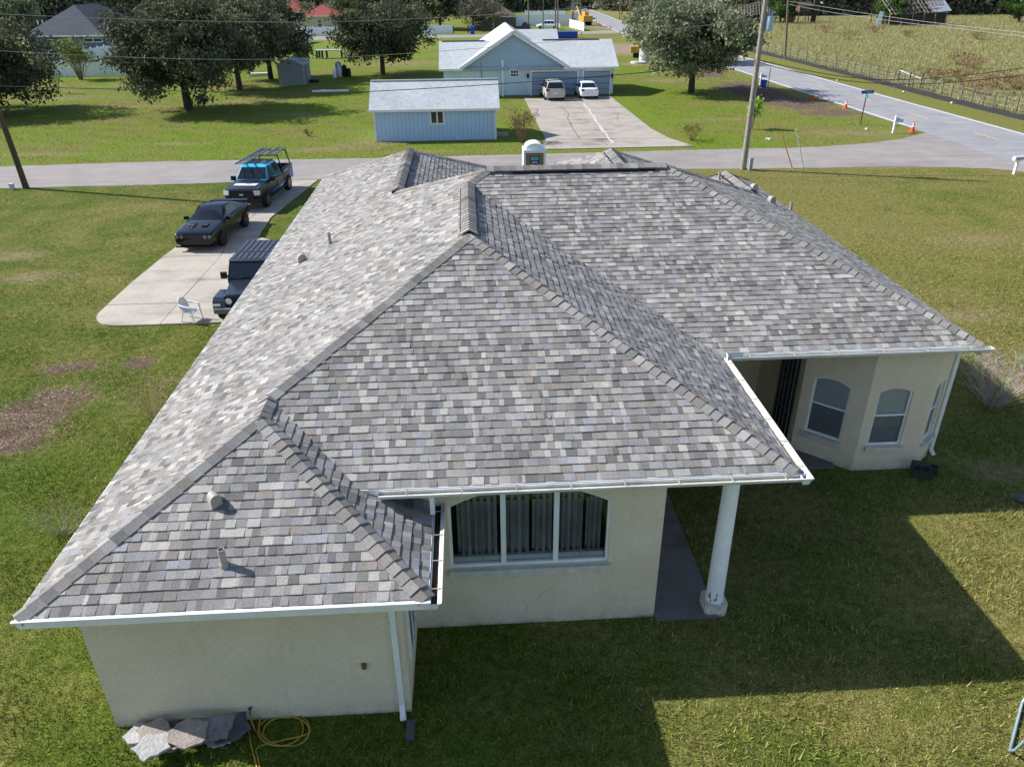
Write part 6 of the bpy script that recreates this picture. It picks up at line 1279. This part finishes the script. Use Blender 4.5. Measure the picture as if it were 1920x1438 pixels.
for (uv, a, b_, rz, mi, z, (rx, ry), lb) in STN:
    q = G(*uv, z); n = rd.randint(4, 6); poly = []
    for i in range(n):
        t = 6.283*(i+.5)/n+rd.uniform(-.25, .25); k = 1/max(abs(math.cos(t)), abs(math.sin(t)))**.75*rd.uniform(.85, 1.05); poly.append((a*.72*k*math.cos(t), b_*.72*k*math.sin(t)))
    pj = []
    for i in range(n):
        p0, p1 = Vector(poly[i]), Vector(poly[(i+1) % n])
        for k in range(4): e_ = p0.lerp(p1, k/4); pj.append((e_.x+rd.uniform(-.018, .018), e_.y+rd.uniform(-.018, .018)))
    poly = pj; s = MB().prism(poly, -.025, .025); s.xf(Matrix.Translation((q.x, q.y, z)) @ Matrix.Rotation(rz, 4, 'Z') @ Matrix.Rotation(rx, 4, 'X') @ Matrix.Rotation(ry, 4, 'Y')); tag(s.build('flagstone', FSM[mi]), lb, 'flagstone', 'flagstones piled by the wall')
# garden hose
hz = ONY(471, 1325, awy); hp = [(hz.x, awy-.1, hz.z-.06), (hz.x+.01, awy-.13, .14)]+[(*P(u, v), .02) for u, v in ((480, 1372), (494, 1384))]
for k in range(34):
    t = k/34*2*math.pi*2.8+2.4; q = G(532+44*math.cos(t)+7*math.sin(t*.37), 1372+30*math.sin(t)-5*math.cos(t*.6)-6*(k/34)); hp.append((q.x, q.y, .02+.012*(k % 9)/3))
hp += [(*P(u, v), .02) for u, v in ((488, 1400), (484, 1420), (489, 1445))]
sm = []
for i in range(len(hp)-1):
    a, b, c, d = (Vector(hp[max(0, min(len(hp)-1, j))]) for j in (i-1, i, i+1, i+2))
    for k in range(4): t = k/4; sm.append(.5*((2*b)+(c-a)*t+(2*a-5*b+4*c-d)*t*t+(3*b-a-3*c+d)*t*t*t))
HM = M('hose_yellow', rgb(180, 150, 60), .5, var=.2); o = MB().tube(sm, .011, 7).build('garden_hose', HM, None, 60); tag(o, 'yellow garden hose coiled on the grass below the spigot', 'hose')
o = MB().tube([Vector((*P(u, v), .018)) for u, v in ((466, 1366), (470, 1392), (477, 1420), (484, 1446))], .0125, 7).build('garden_hose', HM, None, 60); tag(o, 'loose yellow hose length running off beside the flagstones', 'hose')
q = G(770, 1372); o = MB().prism([(q.x-.06, q.y-.16), (q.x+.06, q.y-.16), (q.x+.07, q.y+.2), (q.x-.07, q.y+.2)], -.01, .05).build('splash_block', M('flagstone_dark', (0, 0, 0))); tag(o, 'dark concrete splash block below the front downspout', 'splash block')
# concrete blocks by the bay
q = G(1730, 895); CBM = M('dark_block', rgb(62, 62, 64), .95, var=.2)
def cblock(label, loc, rz, rx=0):
    r = thing('concrete_block', label, 'concrete block', loc, rz, 'dark blocks by the bay'); b = MB()
    for y in (-.09, .07): b.bbox(-.2, .2, y, y+.03, 0, .19)
    for x in (-.2, -.015, .17): b.bbox(x, x+.03, -.06, .07, 0.001, .189)
    b.build('block', CBM, r, local=True); r.rotation_euler = (rx, 0, rz)
cblock('dark hollow concrete block lying on the grass by the bay', (q.x-.02, q.y+.05, 0), R_(-28)); cblock('dark hollow block stacked on top of another by the bay', (q.x-.06, q.y+.12, .195+.09), R_(-24), R_(90)); cblock('dark hollow block lying behind the stacked pair', (q.x+.25, q.y+.22, 0), R_(-35))
q = G(1912, 938); o = MB().lathe([(.10, 0), (.14, .05), (.1, .12), (.03, .14)], 9, (q.x, q.y, 0)).build('stone', FSM[3], None, 30); tag(o, 'small dark stone on the lawn edge of the shadow', 'stone')
# trampoline at the lower right
q = G(1884, 1400); TR = 2.3; tc = Vector((q.x+TR-.12, q.y-1.3, 0)); tp_ = thing('trampoline', 'round trampoline with pale blue-grey tubular frame and black mat', 'trampoline', tc); TB = M('trampoline_tube', rgb(156, 178, 186), .4, .3)
ring = [(TR*math.cos(2*math.pi*i/48), TR*math.sin(2*math.pi*i/48), .86) for i in range(49)]; MB().tube(ring, .03, 8).build('frame_ring', TB, tp_, 60, local=True)
MB().lathe([(0.01, .845), (TR-.24, .845), (TR-.24, .855), (.01, .86)], 48, (0, 0, 0)).build('jump_mat', M('mat_black', rgb(30, 30, 36), .8), tp_, local=True)
for i in range(72):
    a = 2*math.pi*i/72; MB().bar((math.cos(a)*(TR-.25), math.sin(a)*(TR-.25), .85), (math.cos(a)*(TR-.02), math.sin(a)*(TR-.02), .86), .018).build('spring', GALV, tp_, local=True)
for i in range(4):
    a0, a1 = [math.pi*2*(i+d)/4+R_(138) for d in (-.17, .17)]; p0, p1 = [Vector((math.cos(a)*TR, math.sin(a)*TR, .85)) for a in (a0, a1)]; f0, f1 = p0*1.09, p1*1.09; f0.z = f1.z = .03; MB().tube([p0, p0.lerp(f0, .8), f0.lerp(f1, .08), f0.lerp(f1, .92), p1.lerp(f1, .8), p1], .025, 8).build('leg', TB, tp_, 60, local=True)
# ---- far odds and ends
q = G(617, 110); pt = thing('picnic_table', 'low pale table with dark legs on the far lawn', 'table', (q.x, q.y, 0)); MB().bbox(-1.9, 2.2, -.6, .8, 1.1, 1.22).build('table_top', M('pale_board', rgb(176, 180, 184), .7), pt, local=True)
for x, y in ((-1.7, -.4), (-.9, -.4), (-.2, -.4), (-1.5, .6), (1.9, .6)): MB().bar((x, y, 0), (x, y, 1.1), .26).build('leg', M('dark_leg', rgb(54, 52, 50), .9), pt, local=True)
def barrel(name, label, u, v, r_, h, mat): o = MB().lathe([(r_*.95, 0), (r_, h*.1), (r_, h*.9), (r_*.7, h), (r_*.3, h*1.05)], 14, at(u, v)).build(name, mat, None, 40); return tag(o, label, 'tank')
barrel('water_tank', 'tall grey cylinder tank on the far lawn', 636, 145, .42, 1.7, GALV); barrel('black_drum', 'black drum with a hose beside the grey tank', 647, 144, .3, 1.3, TRIMB); barrel('black_drum', 'shorter black drum at the end of the row', 654, 144.5, .32, .95, TRIMB); barrel('white_canister', 'small white canister left of the grey tank', 628, 146, .2, .8, WP)
q = G(620, 174); o = MB().tube([(q.x-1.9, q.y, .14), (q.x+1.9, q.y, .16)], .13, 10).build('white_pipe', WP, None, 40); tag(o, 'white plastic pipe lying on the bright lawn', 'pipe')
for i, (u, v, w, lb) in enumerate(((382, 166, 1.1, 'flat grey slab half buried under the oaks'), (487, 143, 2.6, 'pale board leaning by the slim oak trunk'), (590, 155, 1.0, 'dark box beside the garden shed'))):
    q = G(u, v); o = MB().box((q.x, q.y, .18), (w, .7, .36), .2).build('yard_box', [GALV, WP, TRIMB][i]); tag(o, lb, 'box')
# concrete ring and lid of the works
q = G(1212, 117); cr = thing('manhole_ring', 'tall pale concrete manhole ring standing by the works yard', 'concrete ring', (q.x, q.y+.8, 0)); PC = M('pale_concrete', rgb(198, 198, 194), .85, var=.1); MB().lathe([(.9, 0), (.9, 1.75), (.74, 1.75), (.74, 1.2)], 26, (0, 0, 0)).build('ring', PC, cr, 40, local=True); MB().lathe([(.06, 0), (.06, .05)], 8, (-.2, -.92, 1.4)).build('lifting_hole', TRIMB, cr, local=True)
o = MB().lathe([(1.1, 0), (1.1, .2), (.5, .22), (.5, .14)], 26, at(1197, 119)).build('manhole_slab', PC, None, 40); tag(o, 'flat round concrete lid lying beside the ring', 'concrete ring')
YL = M('machine_yellow', rgb(206, 158, 60), .5, var=.1)
def excavator(label, base, rz, body, s=1.):
    r = thing('excavator', label, 'excavator', base, rz); r.scale = (s, s, s)
    for x in (-.95, .95): MB().bbox(x-.25, x+.25, -1.6, 1.6, 0, .75).build('track', TRIMB, r, local=True)
    MB().bbox(-1.1, 1.1, -.6, 2.1, .8, 1.9).build('body', body, r, local=True); MB().bbox(-1.05, -.1, -1.2, .3, .9, 2.7).build('cab', body, r, local=True); MB().bbox(-1.0, -.15, -1.22, -1.19, 1.5, 2.6).build('windshield', CGL, r, local=True)
    MB().tube([(.3, -.6, 1.3), (.3, -2.6, 3.6), (.3, -4.2, 2.6)], [.24, .2, .18], 6).build('boom', body, r, local=True); MB().tube([(.3, -4.2, 2.7), (.3, -4.7, 1.2)], .16, 6).build('stick', body, r, local=True); MB().bbox(-.1, .7, -5.1, -4.4, .5, 1.2).build('bucket', TRIMB, r, local=True)
excavator('yellow excavator with white cab at the distant roadworks', at(1094, 48), R_(200), YL, 1.15); excavator('small yellow digger half hidden behind the greyish oak', at(1203, 108), R_(80), YL, .8)
q = G(1066, 72); sk = thing('blue_skip', 'long blue container standing at the lane junction', 'skip', (q.x, q.y, 0)); MB().bbox(-2.9, 1.7, -.9, .9, .15, 1.2).build('tub', M('skip_blue', rgb(30, 72, 176), .5), sk, local=True)
for x in (-2.6, -1.3, 0, 1.4): MB().bbox(x-.06, x+.06, -.96, -.9, .15, 1.2).build('rib', M('skip_blue', (0, 0, 0)), sk, local=True)
MB().bbox(-2.8, 1.6, -.7, .7, 0, .15).build('runner', TRIMB, sk, local=True)
q = G(886, 65); rb2 = thing('wheelie_bin', 'blue wheeled bin standing at the far lane', 'bin', (q.x, q.y, 0)); MB().bbox(-.45, .45, -.4, .4, .05, 1.5).build('tub', M('skip_blue', (0, 0, 0)), rb2, local=True); MB().slab([(-.5, -.48, 1.5), (.5, -.48, 1.5), (.5, .46, 1.66), (-.5, .46, 1.66)], .06).build('lid', M('skip_blue', (0, 0, 0)), rb2, local=True)
q = G(1030, 56); hatch((q.x, q.y+2.6, 0), R_(70), 'white pickup parked before the tall white fence', 'white_pickup', 'truck', 1.0, 5.4, 1.85, 1.15, rgb(232, 234, 238), False)
q = G(968, 56); hatch((q.x-1, q.y+4, 0), R_(175), 'dark red car under the brown carport', 'dark_red_car', 'car', .92, 4.6, 1.5, .95, rgb(84, 40, 40), False); q = G(988, 58); hatch((q.x, q.y+3, 0), R_(178), 'black car parked beside the carport', 'black_car', 'car', .95, 4.8, 1.6, 1., rgb(28, 28, 32), True)
# young tree on stakes behind the grey pole
q = G(1408, 243); shrub('young_tree', 'staked young tree with bright leaves beside the grey pole', (q.x, q.y, 0), 2.0, .5, 31, 9, 900, [rgb(140, 172, 60), rgb(116, 150, 48), rgb(160, 186, 80)], rgb(110, 100, 80), .1, 'tree', r0=.02)
# litter on the verges
rd = random.Random(12)
for i in range(7):
    u, v = rd.choice(((1690, 172), (1708, 178), (1672, 166), (1790, 192), (1824, 200), (1568, 150), (1630, 244), (1440, 262))); q = G(u+rd.uniform(-6, 6), v+rd.uniform(-3, 3)); o = MB().box((q.x, q.y, .05), (.22, .16, .1), rd.uniform(0, 3)).build('litter', WP); tag(o, 'small white scrap of litter on the road verge', 'litter', 'litter on the verges')
